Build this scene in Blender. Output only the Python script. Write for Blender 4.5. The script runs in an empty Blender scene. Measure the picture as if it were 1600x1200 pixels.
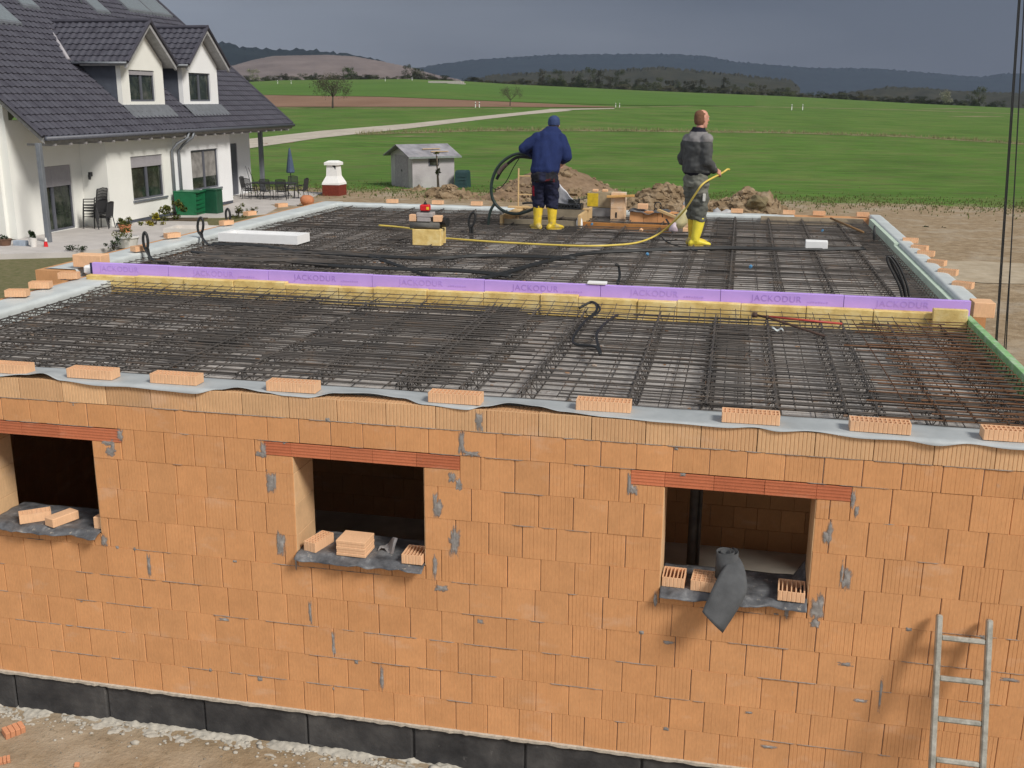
import bpy, bmesh, math, random
from math import sin, cos, tan, pi, radians, sqrt, atan2, hypot
from mathutils import Vector, Matrix, noise as mnoise
random.seed(7)
C = bpy.context.scene.collection
SC = bpy.context.scene
# ---------------------------------------------------------------- camera
FPX, CAM, YAW, PIT, ROL = 1643.7, Vector((4.9044, -6.9363, 4.7374)), -0.2098, -0.2655, 0.0073
FWD = Vector((sin(YAW)*cos(PIT), cos(YAW)*cos(PIT), sin(PIT)))
RGT = Vector((cos(YAW), -sin(YAW), 0)); UPV = RGT.cross(FWD)
R2 = cos(ROL)*RGT + sin(ROL)*UPV; U2 = -sin(ROL)*RGT + cos(ROL)*UPV
cd = bpy.data.cameras.new('camera'); cam = bpy.data.objects.new('camera', cd); C.objects.link(cam)
m = Matrix((R2, U2, -FWD)).transposed().to_4x4(); m.translation = CAM
cam.matrix_world = m
cd.sensor_width = 36; cd.lens = 36*FPX/1600; cd.clip_start = 0.05; cd.clip_end = 20000
SC.camera = cam
# ---------------------------------------------------------------- world
SUN = Vector((0.80, -0.52, 0.86)).normalized()
SUN_EL = math.asin(SUN.z); SUN_AZ = atan2(SUN.x, SUN.y)
W = bpy.data.worlds.new("World"); SC.world = W; W.use_nodes = True
nt = W.node_tree; nt.nodes.clear()
def wn(t, **k):
    n = nt.nodes.new(t)
    for a, b in k.items(): setattr(n, a, b)
    return n
out = wn('ShaderNodeOutputWorld'); sky = wn('ShaderNodeTexSky', sky_type='NISHITA', sun_disc=False)
sky.sun_elevation = SUN_EL; sky.sun_rotation = SUN_AZ; sky.air_density = 1.0; sky.dust_density = 2.0
b1 = wn('ShaderNodeBackground'); b1.inputs[1].default_value = 0.10
nt.links.new(sky.outputs[0], b1.inputs[0])
tc = wn('ShaderNodeTexCoord'); mp = wn('ShaderNodeMapping'); mp.inputs['Scale'].default_value = (1, 1, 5)
nt.links.new(tc.outputs['Generated'], mp.inputs[0])
nz = wn('ShaderNodeTexNoise'); nz.inputs['Scale'].default_value = 3.2; nz.inputs['Detail'].default_value = 5; nz.inputs['Roughness'].default_value = .45
nt.links.new(mp.outputs[0], nz.inputs['Vector'])
# direction towards the storm front (north-east of the site)
dot = wn('ShaderNodeVectorMath', operation='DOT_PRODUCT'); nt.links.new(tc.outputs['Generated'], dot.inputs[0])
dot.inputs[1].default_value = Vector((0.55, 0.80, 0.10)).normalized()
ad = wn('ShaderNodeMath', operation='MULTIPLY_ADD'); nt.links.new(nz.outputs[0], ad.inputs[0]); ad.inputs[1].default_value = 0.46
nt.links.new(dot.outputs['Value'], ad.inputs[2])
cr = wn('ShaderNodeValToRGB'); e = cr.color_ramp; e.elements[0].position = 0.0; e.elements[0].color = (.76, .79, .84, 1)
e.elements[1].position = 1.0; e.elements[1].color = (.056, .060, .070, 1)
x_ = e.elements.new(.55); x_.color = (.46, .485, .53, 1); x_ = e.elements.new(.80); x_.color = (.155, .162, .176, 1)
x_ = e.elements.new(.92); x_.color = (.088, .093, .105, 1)
rng = wn('ShaderNodeMapRange'); rng.inputs['From Min'].default_value = -.9; rng.inputs['From Max'].default_value = 1.12
nt.links.new(ad.outputs[0], rng.inputs[0]); nt.links.new(rng.outputs[0], cr.inputs[0])
b2 = wn('ShaderNodeBackground'); nt.links.new(cr.outputs[0], b2.inputs[0])
sz = wn('ShaderNodeSeparateXYZ'); nt.links.new(tc.outputs['Generated'], sz.inputs[0])
hr = wn('ShaderNodeMapRange'); hr.inputs['From Min'].default_value = 0.0; hr.inputs['From Max'].default_value = .11; hr.inputs['To Min'].default_value = 1.34; hr.inputs['To Max'].default_value = .92
nt.links.new(sz.outputs[2], hr.inputs[0]); nt.links.new(hr.outputs[0], b2.inputs[1])
mx = wn('ShaderNodeMixShader'); mx.inputs[0].default_value = .96
nt.links.new(b1.outputs[0], mx.inputs[1]); nt.links.new(b2.outputs[0], mx.inputs[2]); nt.links.new(mx.outputs[0], out.inputs[0])
sd = bpy.data.lights.new('sun', 'SUN'); sd.energy = 3.35; sd.angle = radians(15); sd.color = (1, .95, .87)
sun = bpy.data.objects.new('sun', sd); C.objects.link(sun)
sun.rotation_euler = (-SUN).to_track_quat('-Z', 'Y').to_euler(); sun.location = (20, -20, 40)
SC.view_settings.view_transform = 'Standard'; SC.view_settings.look = 'None'
SC.view_settings.exposure = 0.07; SC.view_settings.gamma = 1
# ---------------------------------------------------------------- pixel -> world helper (photo pixels, 1600 wide)
def ray(px, py): return (FWD + (px-800)/FPX*R2 + (600-py)/FPX*U2)
def P(px, py, axis, val):
    D = ray(px, py); t = (val-CAM[axis])/D[axis]; return CAM + D*t
# ---------------------------------------------------------------- terrain
EDGE = [(-400,140),(300,133),(380,131),(450,128),(640,126),(720,129),(800,134),(1000,143),(1200,151),(1400,161),(1600,169),(2200,176)]
def lerp(T, x):
    if x <= T[0][0]: return T[0][1]
    for (a, b), (c, d) in zip(T, T[1:]):
        if x <= c: return b+(d-b)*(x-a)/(c-a)
    return T[-1][1]
def smooth(t): t = max(0, min(1, t)); return t*t*(3-2*t)
def terr(x, y):
    dx, dy = x-CAM.x, y-CAM.y; r = hypot(dx, dy)
    near = -.35 + .33*smooth((y-4)/30) if y > 4 else -.35
    near = near + .02*mnoise.noise(Vector((x*.3, y*.3, 0))) if r < 120 else near
    if r < 70: return near
    dep = dx*sin(YAW)+dy*cos(YAW); lat = dx*cos(YAW)-dy*sin(YAW)
    pxx = 800+FPX*lat/dep if dep > r*.25 else (2200 if lat > 0 else -400)
    z650 = CAM.z + (147.1+.0073*(pxx+40)-lerp(EDGE, pxx))*650/FPX
    z = near + (z650+.05)*max(0, r-90)/560 + .25*mnoise.noise(Vector((x*.012, y*.012, 5)))*smooth((r-90)/100)
    if r > 650: z = near+(z650+.05) - (r-650)*.02
    return z
def G(px, py, off=0):
    D = ray(px, py); t = 5.0; prev = t
    while t < 3000:
        q = CAM+D*t
        if q.z < terr(q.x, q.y)+off:
            lo, hi = prev, t
            for _ in range(20):
                mid = (lo+hi)/2; q = CAM+D*mid
                if q.z < terr(q.x, q.y)+off: hi = mid
                else: lo = mid
            return q
        prev = t; t *= 1.02
    return CAM+D*650
# ---------------------------------------------------------------- mesh builder
class MB:
    def __init__(s): s.v = []; s.f = []; s.t = []; s.cur = (1, 0, 0, 1); s.mi = []; s.m = 0
    def face(s, idx): s.f.append(idx); s.t.append(s.cur); s.mi.append(s.m)
    def add(s, vs, fs):
        b = len(s.v); s.v.extend([tuple(v) for v in vs])
        for f in fs: s.face([b+i for i in f])
    def box(s, x0, x1, y0, y1, z0, z1, M=None):
        vs = [Vector((x, y, z)) for x in (x0, x1) for y in (y0, y1) for z in (z0, z1)]
        if M is not None: vs = [M@v for v in vs]
        s.add(vs, [(0,1,3,2),(4,6,7,5),(0,4,5,1),(2,3,7,6),(0,2,6,4),(1,5,7,3)])
    def cbox(s, x0, x1, y0, y1, z0, z1, c=.004, M=None):
        lo = Vector((x0,y0,z0)); hi = Vector((x1,y1,z1)); vs = []; idx = {}
        for i in range(8):
            sg = [(i>>k)&1 for k in range(3)]
            for a in range(3):
                v = Vector([ (hi[k] if sg[k] else lo[k]) if k == a else (hi[k]-c if sg[k] else lo[k]+c) for k in range(3)])
                idx[(i, a)] = len(vs); vs.append(v)
        fs = []
        def I(sx, sy, sz): return sx | (sy<<1) | (sz<<2)
        for a in range(3):
            o = [k for k in range(3) if k != a]
            for sd_ in (0, 1):
                q = []
                for (u, w) in ((0,0),(1,0),(1,1),(0,1)):
                    g = [0,0,0]; g[a] = sd_; g[o[0]] = u; g[o[1]] = w; q.append(idx[(I(*g), a)])
                fs.append(tuple(q))
        for a in range(3):
            o = [k for k in range(3) if k != a]
            for u in (0,1):
                for w in (0,1):
                    g0 = [0,0,0]; g0[o[0]] = u; g0[o[1]] = w; g1 = list(g0); g1[a] = 1
                    i0, i1 = I(*g0), I(*g1)
                    fs.append((idx[(i0,o[0])], idx[(i1,o[0])], idx[(i1,o[1])], idx[(i0,o[1])]))
        for i in range(8): fs.append((idx[(i,0)], idx[(i,1)], idx[(i,2)]))
        if M is not None: vs = [M@v for v in vs]
        s.add(vs, fs)
    def tube(s, pts, r, n=6, closed=False, cap=True):
        pts = [Vector(p) for p in pts]; N = len(pts); b = len(s.v); ref = None
        rr = r if isinstance(r, (list, tuple)) else [r]*N
        for i, p in enumerate(pts):
            if closed: d = pts[(i+1)%N]-pts[i-1]
            else: d = pts[min(i+1, N-1)]-pts[max(i-1, 0)]
            if d.length < 1e-9: d = Vector((0,0,1))
            d.normalize()
            if ref is None: ref = Vector((0,0,1)) if abs(d.z) < .9 else Vector((1,0,0))
            u = d.cross(ref)
            if u.length < 1e-4: u = d.cross(Vector((0.3,1,.2)))
            u.normalize(); w = u.cross(d); ref = w
            for k in range(n):
                a = 2*pi*k/n; s.v.append(tuple(p+u*(cos(a)*rr[i])+w*(sin(a)*rr[i])))
        M_ = N if closed else N-1
        for i in range(M_):
            for k in range(n):
                j = (i+1)%N; s.face([b+i*n+k, b+j*n+k, b+j*n+(k+1)%n, b+i*n+(k+1)%n])
        if cap and not closed:
            s.face([b+k for k in range(n)]); s.face([b+(N-1)*n+k for k in range(n)][::-1])
    def loft(s, secs, n=14, cap=True):
        # secs: (centre, rx, ry, rotation matrix or None): rings in local xy
        b = len(s.v)
        for c, rx, ry, M in secs:
            for k in range(n):
                a = 2*pi*k/n; v = Vector((cos(a)*rx, sin(a)*ry, 0))
                if M is not None: v = M@v
                s.v.append(tuple(Vector(c)+v))
        for i in range(len(secs)-1):
            for k in range(n): s.face([b+i*n+k, b+i*n+(k+1)%n, b+(i+1)*n+(k+1)%n, b+(i+1)*n+k])
        if cap:
            s.face([b+k for k in range(n)][::-1]); s.face([b+(len(secs)-1)*n+k for k in range(n)])
    def prism(s, poly, d0, d1, ax=1):
        n = len(poly)
        def mk(a, b_, d):
            return (d, a, b_) if ax == 0 else (a, d, b_) if ax == 1 else (a, b_, d)
        vs = [mk(a, b_, d0) for a, b_ in poly]+[mk(a, b_, d1) for a, b_ in poly]
        s.add(vs, [tuple(range(n)), tuple(range(2*n-1, n-1, -1))]+[(i, (i+1)%n, n+(i+1)%n, n+i) for i in range(n)])
    def grid(s, nx, ny, fn):
        b = len(s.v)
        for j in range(ny+1):
            for i in range(nx+1): s.v.append(tuple(fn(i/nx, j/ny)))
        for j in range(ny):
            for i in range(nx):
                a = b+j*(nx+1)+i; s.face([a, a+1, a+nx+2, a+nx+1])
    def blob(s, c, rx, ry, rz, amp=.25, sub=2, seed=0, fr=1.5):
        bm = bmesh.new(); bmesh.ops.create_icosphere(bm, subdivisions=sub, radius=1)
        vs = []
        for v in bm.verts:
            d = 1+amp*mnoise.noise(v.co*fr+Vector((seed*3.1, seed*1.7, seed)))*1.6
            vs.append(Vector(c)+Vector((v.co.x*rx*d, v.co.y*ry*d, v.co.z*rz*d)))
        fs = [tuple(v.index for v in f.verts) for f in bm.faces]; bm.free(); s.add(vs, fs)
    def build(s, name, mat, parent=None, smooth=False, link=True):
        me = bpy.data.meshes.new(name); me.from_pydata(s.v, [], s.f)
        a = me.attributes.new('tint', 'FLOAT_COLOR', 'CORNER')
        data = []
        for f, t in zip(s.f, s.t):
            if isinstance(t[0], tuple): [data.extend(q) for q in t]
            else: data.extend(list(t)*len(f))
        a.data.foreach_set('color', data)
        for mm in (mat if isinstance(mat, (list, tuple)) else [mat]): me.materials.append(mm)
        me.polygons.foreach_set('material_index', s.mi)
        if smooth: me.polygons.foreach_set('use_smooth', [True]*len(s.f))
        me.update(); me.validate()
        o = bpy.data.objects.new(name, me)
        if link: C.objects.link(o)
        if parent: o.parent = parent
        return o
def tag(o, label=None, cat=None, group=None, kind=None):
    if label: o['label'] = label
    if cat: o['category'] = cat
    if group: o['group'] = group
    if kind: o['kind'] = kind
    return o
def empty(name, loc, label=None, cat=None, group=None, rz=0):
    o = bpy.data.objects.new(name, None); C.objects.link(o); o.location = loc; o.rotation_euler = (0,0,rz)
    o.empty_display_size = .1
    return tag(o, label, cat, group)
def rebase(o):
    # children were modelled in world space under an empty with a location: shift them back
    for ch in o.children:
        ch.matrix_parent_inverse = Matrix.Translation(o.location).inverted() if not o.rotation_euler.z else Matrix.Identity(4)
def copy_tree(o, parent=None):
    c = o.copy(); C.objects.link(c); c.parent = parent
    for ch in o.children: copy_tree(ch, c)
    return c
def JN(a=.01): return random.uniform(-a, a)
# ---------------------------------------------------------------- materials
MATS = {}
class Mat:
    def __init__(s, name):
        s.m = bpy.data.materials.new(name); s.m.use_nodes = True; s.nt = s.m.node_tree
        s.b = s.nt.nodes['Principled BSDF']; s.x = s.nt.nodes.new('ShaderNodeTexCoord')
        s.g = s.nt.nodes.new('ShaderNodeNewGeometry')
    def n(s, t, **k):
        q = s.nt.nodes.new(t)
        for a, b in k.items(): setattr(q, a, b)
        return q
    def l(s, a, b): s.nt.links.new(a, b)
    def pos(s): return s.g.outputs['Position']
    def obj(s): return s.x.outputs['Object']
    def noise(s, vec, sc, det=4, ro=.55, stretch=None, dist=0):
        if stretch:
            mp = s.n('ShaderNodeMapping'); mp.inputs['Scale'].default_value = stretch; s.l(vec, mp.inputs[0]); vec = mp.outputs[0]
        q = s.n('ShaderNodeTexNoise'); q.inputs['Scale'].default_value = sc; q.inputs['Detail'].default_value = det
        q.inputs['Roughness'].default_value = ro; q.inputs['Distortion'].default_value = dist; s.l(vec, q.inputs['Vector']); return q.outputs[0]
    def ramp(s, fac, stops):
        q = s.n('ShaderNodeValToRGB'); el = q.color_ramp.elements
        el[0].position, el[1].position = stops[0][0], stops[-1][0]
        cc = lambda c: (c[0], c[1], c[2], 1) if isinstance(c, tuple) else (c, c, c, 1)
        el[0].color, el[1].color = cc(stops[0][1]), cc(stops[-1][1])
        for p_, c in stops[1:-1]: x = el.new(p_); x.color = cc(c)
        s.l(fac, q.inputs[0]); return q.outputs[0]
    def mix(s, fac, a, b, bt='MIX'):
        q = s.n('ShaderNodeMix', data_type='RGBA', blend_type=bt)
        for i, v in ((0, fac), (6, a), (7, b)):
            if isinstance(v, (int, float)) and i == 0: q.inputs[0].default_value = v
            elif isinstance(v, tuple): q.inputs[i].default_value = (v[0], v[1], v[2], 1)
            else: s.l(v, q.inputs[i])
        return q.outputs[2]
    def math(s, op, a, b=None, c=None):
        q = s.n('ShaderNodeMath', operation=op)
        for i, v in enumerate((a, b, c)):
            if v is None: continue
            if isinstance(v, (int, float)): q.inputs[i].default_value = v
            else: s.l(v, q.inputs[i])
        return q.outputs[0]
    def bump(s, h, st=.4, d=.01):
        q = s.n('ShaderNodeBump'); q.inputs['Strength'].default_value = st; q.inputs['Distance'].default_value = d
        s.l(h, q.inputs['Height']); s.l(q.outputs[0], s.b.inputs['Normal'])
    def fin(s, col, rough=.85, metal=0):
        if isinstance(col, tuple): s.b.inputs['Base Color'].default_value = (*col, 1)
        else: s.l(col, s.b.inputs['Base Color'])
        s.b.inputs['Roughness'].default_value = rough; s.b.inputs['Metallic'].default_value = metal
        if rough > .6: s.b.inputs['Specular IOR Level'].default_value = .25
        return s.m
def plain(name, c, rough=.7, var=.18, sc=8, metal=0, bump=.0, bs=60, dirt=None):
    if name in MATS: return MATS[name]
    M = Mat(name); v = M.obj()
    f = M.noise(v, sc, 5)
    lo = tuple(max(0, q*(1-var)) for q in c); hi = tuple(min(1, q*(1+var)) for q in c)
    col = M.ramp(f, [(.3, lo), (.7, hi)])
    if dirt:
        g = M.noise(v, dirt[1], 6, .6); col = M.mix(M.ramp(g, [(.5, 0.), (.66, .75)]), col, dirt[0])
    if bump: M.bump(M.noise(v, bs, 4), bump, .004)
    MATS[name] = M.fin(col, rough, metal); return MATS[name]
def brickmat(name, base, base2, grooves=0.05, gdepth=.35, axis=0, tone=.2):
    M = Mat(name); v = M.pos(); at = M.n('ShaderNodeAttribute', attribute_name='tint'); sp = M.n('ShaderNodeSeparateColor'); M.l(at.outputs['Color'], sp.inputs[0])
    col = M.mix(sp.outputs[1], base, base2)
    f = M.noise(v, 5, 5, .6); col = M.mix(1.0, col, M.ramp(f, [(.25, .88), (.75, 1.07)]), 'MULTIPLY')
    f2 = M.noise(v, 90, 3, .6, (1, 1, .25)); col = M.mix(1.0, col, M.ramp(f2, [(.25, .9), (.75, 1.07)]), 'MULTIPLY')
    # efflorescence bloom and grey smears
    f3 = M.noise(v, 2.3, 6, .65, (1, 1, 2.2)); col = M.mix(M.ramp(f3, [(.57, 0.), (.75, .45)]), col, (.66, .46, .33))
    f4 = M.noise(v, 7, 7, .7); col = M.mix(M.ramp(f4, [(.66, 0.), (.76, .5)]), col, (.34, .29, .25))
    q = M.n('ShaderNodeMix', data_type='RGBA', blend_type='MULTIPLY'); q.inputs[0].default_value = 1
    M.l(col, q.inputs[6]); cc = M.n('ShaderNodeCombineColor'); [M.l(sp.outputs[0], cc.inputs[i]) for i in range(3)]; M.l(cc.outputs[0], q.inputs[7])
    sx = M.n('ShaderNodeSeparateXYZ'); M.l(v, sx.inputs[0])
    ph = M.math('FRACT', M.math('DIVIDE', sx.outputs[axis], grooves))
    g = M.math('COMPARE', ph, .5, .10)   # narrow pressed groove
    gs = M.math('MULTIPLY', g, M.math('ADD', sp.outputs[2], .35))
    h = M.math('MULTIPLY_ADD', f2, .25, M.math('MULTIPLY', gs, -1.0))
    M.bump(h, gdepth*.6, .005)
    return M.fin(q.outputs[2], .9)
HAZE = 0.000055
# ================================================================ ground
def ground_mat():
    M = Mat('soil_and_grass'); v = M.pos(); sx = M.n('ShaderNodeSeparateXYZ'); M.l(v, sx.inputs[0])
    n1 = M.noise(v, .09, 6, .6); n2 = M.noise(v, 3, 6, .65); n3 = M.noise(v, .6, 5, .6); n4 = M.noise(v, 14, 5, .7)
    soil = M.ramp(n2, [(.3, (.21, .15, .088)), (.5, (.31, .23, .145)), (.72, (.41, .32, .215))])
    soil = M.mix(M.ramp(n3, [(.5, 0.), (.68, .7)]), soil, (.42, .36, .28))
    soil = M.mix(M.ramp(n4, [(.58, 0.), (.7, .55)]), soil, (.10, .085, .05))
    g = M.ramp(n1, [(.3, (.060, .128, .017)), (.52, (.088, .176, .027)), (.72, (.135, .180, .045))])
    nn = M.noise(v, .25, 7, .7, (1, 2.2, 1)); g = M.mix(M.ramp(nn, [(.48, 0.), (.66, .55)]), g, (.150, .135, .060))
    g = M.mix(1.0, g, M.ramp(M.noise(v, 1.1, 7, .75, (.35, 1.6, 1)), [(.25, .55), (.5, 1.0), (.75, 1.42)]), 'MULTIPLY')
    # tram lines of the drilled crop
    ln = M.noise(v, .8, 2, .5, (.05, 2.2, 1)); g = M.mix(1.0, g, M.ramp(ln, [(.3, .86), (.7, 1.12)]), 'MULTIPLY')
    # grass starts behind the building plots, lawn on the left front
    e = M.math('ADD', sx.outputs[1], M.math('MULTIPLY', M.math('SUBTRACT', M.noise(v, .5, 6, .7), .5), 9.0))
    far = M.math('SMOOTHSTEP', e, 44.5, 48.5) if False else M.math('MULTIPLY', M.math('SUBTRACT', e, 45.5), .5)
    far = M.math('MINIMUM', M.math('MAXIMUM', far, 0), 1)
    lx = M.math('MULTIPLY', M.math('SUBTRACT', -7.5, M.math('ADD', sx.outputs[0], M.math('MULTIPLY', M.noise(v, 1.2, 4), 2.0))), 1.0)
    ly = M.math('MULTIPLY', M.math('SUBTRACT', 34, sx.outputs[1]), 1.0)
    lawn = M.math('MULTIPLY', M.math('MINIMUM', M.math('MAXIMUM', lx, 0), 1), M.math('MINIMUM', M.math('MAXIMUM', ly, 0), 1))
    lawncol = M.ramp(M.noise(v, 5, 7, .75), [(.3, (.085, .10, .035)), (.5, (.15, .14, .065)), (.7, (.21, .17, .10))])
    col = M.mix(far, soil, g); col = M.mix(lawn, col, lawncol)
    M.bump(M.math('ADD', M.math('MULTIPLY', n2, 1.0), M.math('MULTIPLY', n4, .5)), .8, .05)
    return M.fin(col, .95)
def field_mat(name, lo, hi, sc=.15, stretch=(1, 1, 1)):
    M = Mat(name); v = M.pos()
    c = M.ramp(M.noise(v, sc, 7, .65, stretch), [(.3, lo), (.7, hi)])
    c = M.mix(1.0, c, M.ramp(M.noise(v, 1.5, 5, .7), [(.3, .85), (.7, 1.12)]), 'MULTIPLY'); return M.fin(c, .95)
GM = ground_mat()
mb = MB()
rs = [1.5]
while rs[-1] < 12: rs.append(rs[-1]+.35)
while rs[-1] < 1500: rs.append(rs[-1]*1.045)
azs = []; a = -180.
while a < 180: azs.append(a); a += (.6 if -52 < a < 40 else 6.)
pts = [[(CAM.x+r*sin(radians(a)), CAM.y+r*cos(radians(a))) for a in azs] for r in rs]
na = len(azs)
for row in pts:
    for x, y in row: mb.v.append((x, y, terr(x, y)))
for j in range(len(rs)-1):
    for i in range(na):
        mb.face([j*na+i, (j+1)*na+i, (j+1)*na+(i+1)%na, j*na+(i+1)%na])
mb.v.append((CAM.x, CAM.y, terr(CAM.x, CAM.y))); cidx = len(mb.v)-1
for i in range(na): mb.face([cidx, i, (i+1)%na])
tag(mb.build('ground', GM, smooth=True), kind='structure')
def drape(name, top, bot, mat, off=.06, n=60, mrows=3):
    # top/bot: outlines (photo pixels of the two long edges) turned into ground points, draped on the terrain
    def edge(T, u):
        x = T[0][0]+(T[-1][0]-T[0][0])*u; return G(x, lerp(T, x))
    mb = MB()
    A = [edge(top, i/n) for i in range(n+1)]; B = [edge(bot, i/n) for i in range(n+1)]
    for j in range(mrows+1):
        for i in range(n+1):
            q = A[i].lerp(B[i], j/mrows); r = (Vector((q.x, q.y))-Vector((CAM.x, CAM.y))).length
            mb.v.append((q.x, q.y, terr(q.x, q.y)+off*.5*(1+r/300)))
    for j in range(mrows):
        for i in range(n): a = j*(n+1)+i; mb.face([a, a+1, a+n+2, a+n+1])
    return tag(mb.build(name, mat), kind='structure')
m_plough = field_mat('ploughed_soil', (.20, .115, .072), (.27, .165, .11), .05, (1, .4, 1))
m_green2 = field_mat('far_crop', (.068, .140, .020), (.095, .185, .030), .03)
m_road = field_mat('gravel_road', (.40, .355, .29), (.52, .47, .40), .4)
m_verge = field_mat('dry_verge', (.075, .13, .025), (.33, .27, .16), .35)
drape('brown_field', [(340,148),(600,152),(800,160),(960,167.5)], [(340,167.5),(600,167.5),(800,167.5),(960,168.6)], m_plough, .10)
drape('crop_field', [(340,135.5),(640,128),(720,131),(800,136),(1000,145),(1180,152)], [(340,147.6),(600,151.5),(800,159.5),(1000,165.5),(1180,166)], m_green2, .10)
drape('field_road', [(370,219.5),(500,205),(640,193.5),(750,182),(820,175),(860,170.6)], [(370,235),(500,216),(640,201),(750,187.5),(820,179.5),(895,173)], m_road, .05, mrows=2)
drape('side_road', [(858,170.4),(890,170),(960,169.2)], [(858,172.5),(890,172),(960,170.3)], m_road, .05, n=20, mrows=1)
# low dry-grass strips between the fields
for nm, T, w in (('field_margin', [(560,209),(760,203),(900,203),(1200,206),(1400,212),(1600,224)], 2.2), ('field_margin', [(960,168),(1100,165),(1400,171),(1600,178)], .8), ('field_margin',[(340,168.3),(800,169.2)],1.0)):
    drape(nm, T, [(x, y+w) for x, y in T], m_verge, .04, n=70, mrows=1)
# bare patches
for (x0, x1, y, w) in ((600,690,213,2.5),(1440,1530,170,1.5),(1480,1570,182,2),(395,460,222.5,-7)):
    drape('bare_patch', [(x0,y),((x0+x1)/2,y-abs(w)/2),(x1,y)], [(x0,y+.3),((x0+x1)/2,y+abs(w)/2),(x1,y+.3)], m_plough if w < 0 else m_verge, .03, n=24, mrows=1)
# gravel spill beside the building
def gravel(name, cx, cy, rx, ry, mat):
    mb = MB(); n = 48
    mb.v.append((cx, cy, terr(cx, cy)+.02))
    for i in range(n):
        a = 2*pi*i/n; k = 1+.35*mnoise.noise(Vector((cos(a)*2, sin(a)*2, cx)))
        x, y = cx+cos(a)*rx*k, cy+sin(a)*ry*k; mb.v.append((x, y, terr(x, y)+.015))
    for i in range(n): mb.face([0, 1+i, 1+(i+1)%n])
    return tag(mb.build(name, mat), kind='structure')
m_grav = field_mat('pale_gravel', (.36, .29, .20), (.47, .40, .30), 2.5)
q = G(1540, 425); gravel('gravel_patch', q.x+1, q.y, 5.0, 1.8, m_grav)
# ================================================================ hills
def hill(name, prof, base_py, R, depth, mat, jag=0, n=260, seed=0):
    # a ridge with real depth: front slope, crest, back slope, at true distance R
    mb = MB(); x0, x1 = prof[0][0], prof[-1][0]; rows = [(0, 0.0), (.06,.2), (.12, .35), (.18,.48), (.24,.61), (.3, .72), (.36,.83), (.42, .92), (.46,.97), (.5, 1.0), (.62, .9), (1, .0)]
    for d, hf in rows:
        for i in range(n+1):
            x = x0+(x1-x0)*i/n; py = lerp(prof, x)
            hor = 147.1+.0073*(x+40); zt = CAM.z+(hor-py)*R/FPX; zb = CAM.z+(hor-base_py)*R/FPX-15
            # at the crest
            z = zb+(zt-zb)*hf+ (mnoise.noise(Vector((x*.02, d*4, seed)))*18*hf*(1-hf)*2)
            if hf > .96 and jag: z += jag*(mnoise.noise(Vector((x*.25, d*40, seed)))+.9*mnoise.noise(Vector((x*.9, d*90, seed+3))))
            lat = (x-800)/FPX*R; dep = R+(d-.5)*depth; k = dep/R
            mb.v.append((CAM.x+lat*k*cos(YAW)+dep*sin(YAW), CAM.y-lat*k*sin(YAW)+dep*cos(YAW), z))
    for j in range(len(rows)-1):
        for i in range(n): a = j*(n+1)+i; mb.face([a, a+1, a+n+2, a+n+1])
    return tag(mb.build(name, mat), kind='structure')
m_wood = field_mat('forest_hill', (.005, .010, .014), (.013, .022, .024), .03)  # dark spruce green with some haze blue mixed into the colour
m_wood2 = field_mat('near_forest', (.022, .026, .020), (.048, .046, .032), .06)
m_quarry = field_mat('quarry_slope', (.13, .105, .10), (.20, .165, .155), .02, (1, 1, 6))
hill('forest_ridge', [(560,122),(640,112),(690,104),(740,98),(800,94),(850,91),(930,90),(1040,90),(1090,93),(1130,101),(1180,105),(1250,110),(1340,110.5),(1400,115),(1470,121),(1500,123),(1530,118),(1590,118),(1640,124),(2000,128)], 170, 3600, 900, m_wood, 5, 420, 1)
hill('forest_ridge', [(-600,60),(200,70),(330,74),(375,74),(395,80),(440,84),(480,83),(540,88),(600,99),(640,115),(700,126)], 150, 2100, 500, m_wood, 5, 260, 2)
hill('quarry_hill', [(340,112),(380,106),(410,98),(440,92.5),(520,91),(560,93),(600,100),(640,108),(680,119),(720,127)], 150, 1500, 420, m_quarry, .5, 120, 3)
hill('wooded_slope', [(700,134),(760,121),(830,116),(950,112),(1020,108),(1080,114),(1150,121),(1215,127),(1230,140)], 155, 1400, 300, m_wood2, 3.5, 260, 4)
hill('wooded_slope', [(1230,150),(1300,146),(1360,137),(1420,139),(1480,144),(1560,146),(1640,140),(1900,140)], 168, 1300, 260, m_wood2, 3, 200, 5)
# ================================================================ trees
def leafy(mb, c, rx, ry, rz, n, size, seed, droop=0):
    rnd = random.Random(seed)
    cl = [(rnd.gauss(0,.42), rnd.gauss(0,.42), rnd.uniform(-.75,.8), rnd.uniform(.22,.46)) for _ in range(int(9+rx*2))]
    for i in range(n):
        k = rnd.choice(cl); a, b, c_ = rnd.gauss(0, 1), rnd.gauss(0, 1), rnd.gauss(0, 1); L = sqrt(a*a+b*b+c_*c_)+1e-6
        rr = k[3]*rnd.random()**.4
        p = Vector((c[0]+(k[0]+a/L*rr)*rx, c[1]+(k[1]+b/L*rr)*ry, c[2]+(k[2]+c_/L*rr)*rz))
        u = Vector((rnd.gauss(0,1), rnd.gauss(0,1), rnd.gauss(0,1))).normalized(); w = u.cross(Vector((rnd.random(), rnd.random(), 1))).normalized()
        s_ = size*rnd.uniform(.6, 1.4); v_ = rnd.uniform(.6, 1.3); mb.cur = (v_, rnd.random(), 0, 1)
        mb.add([p-u*s_, p+w*s_*.6, p+u*s_, p-w*s_*.6], [(0,1,2,3)])
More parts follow.
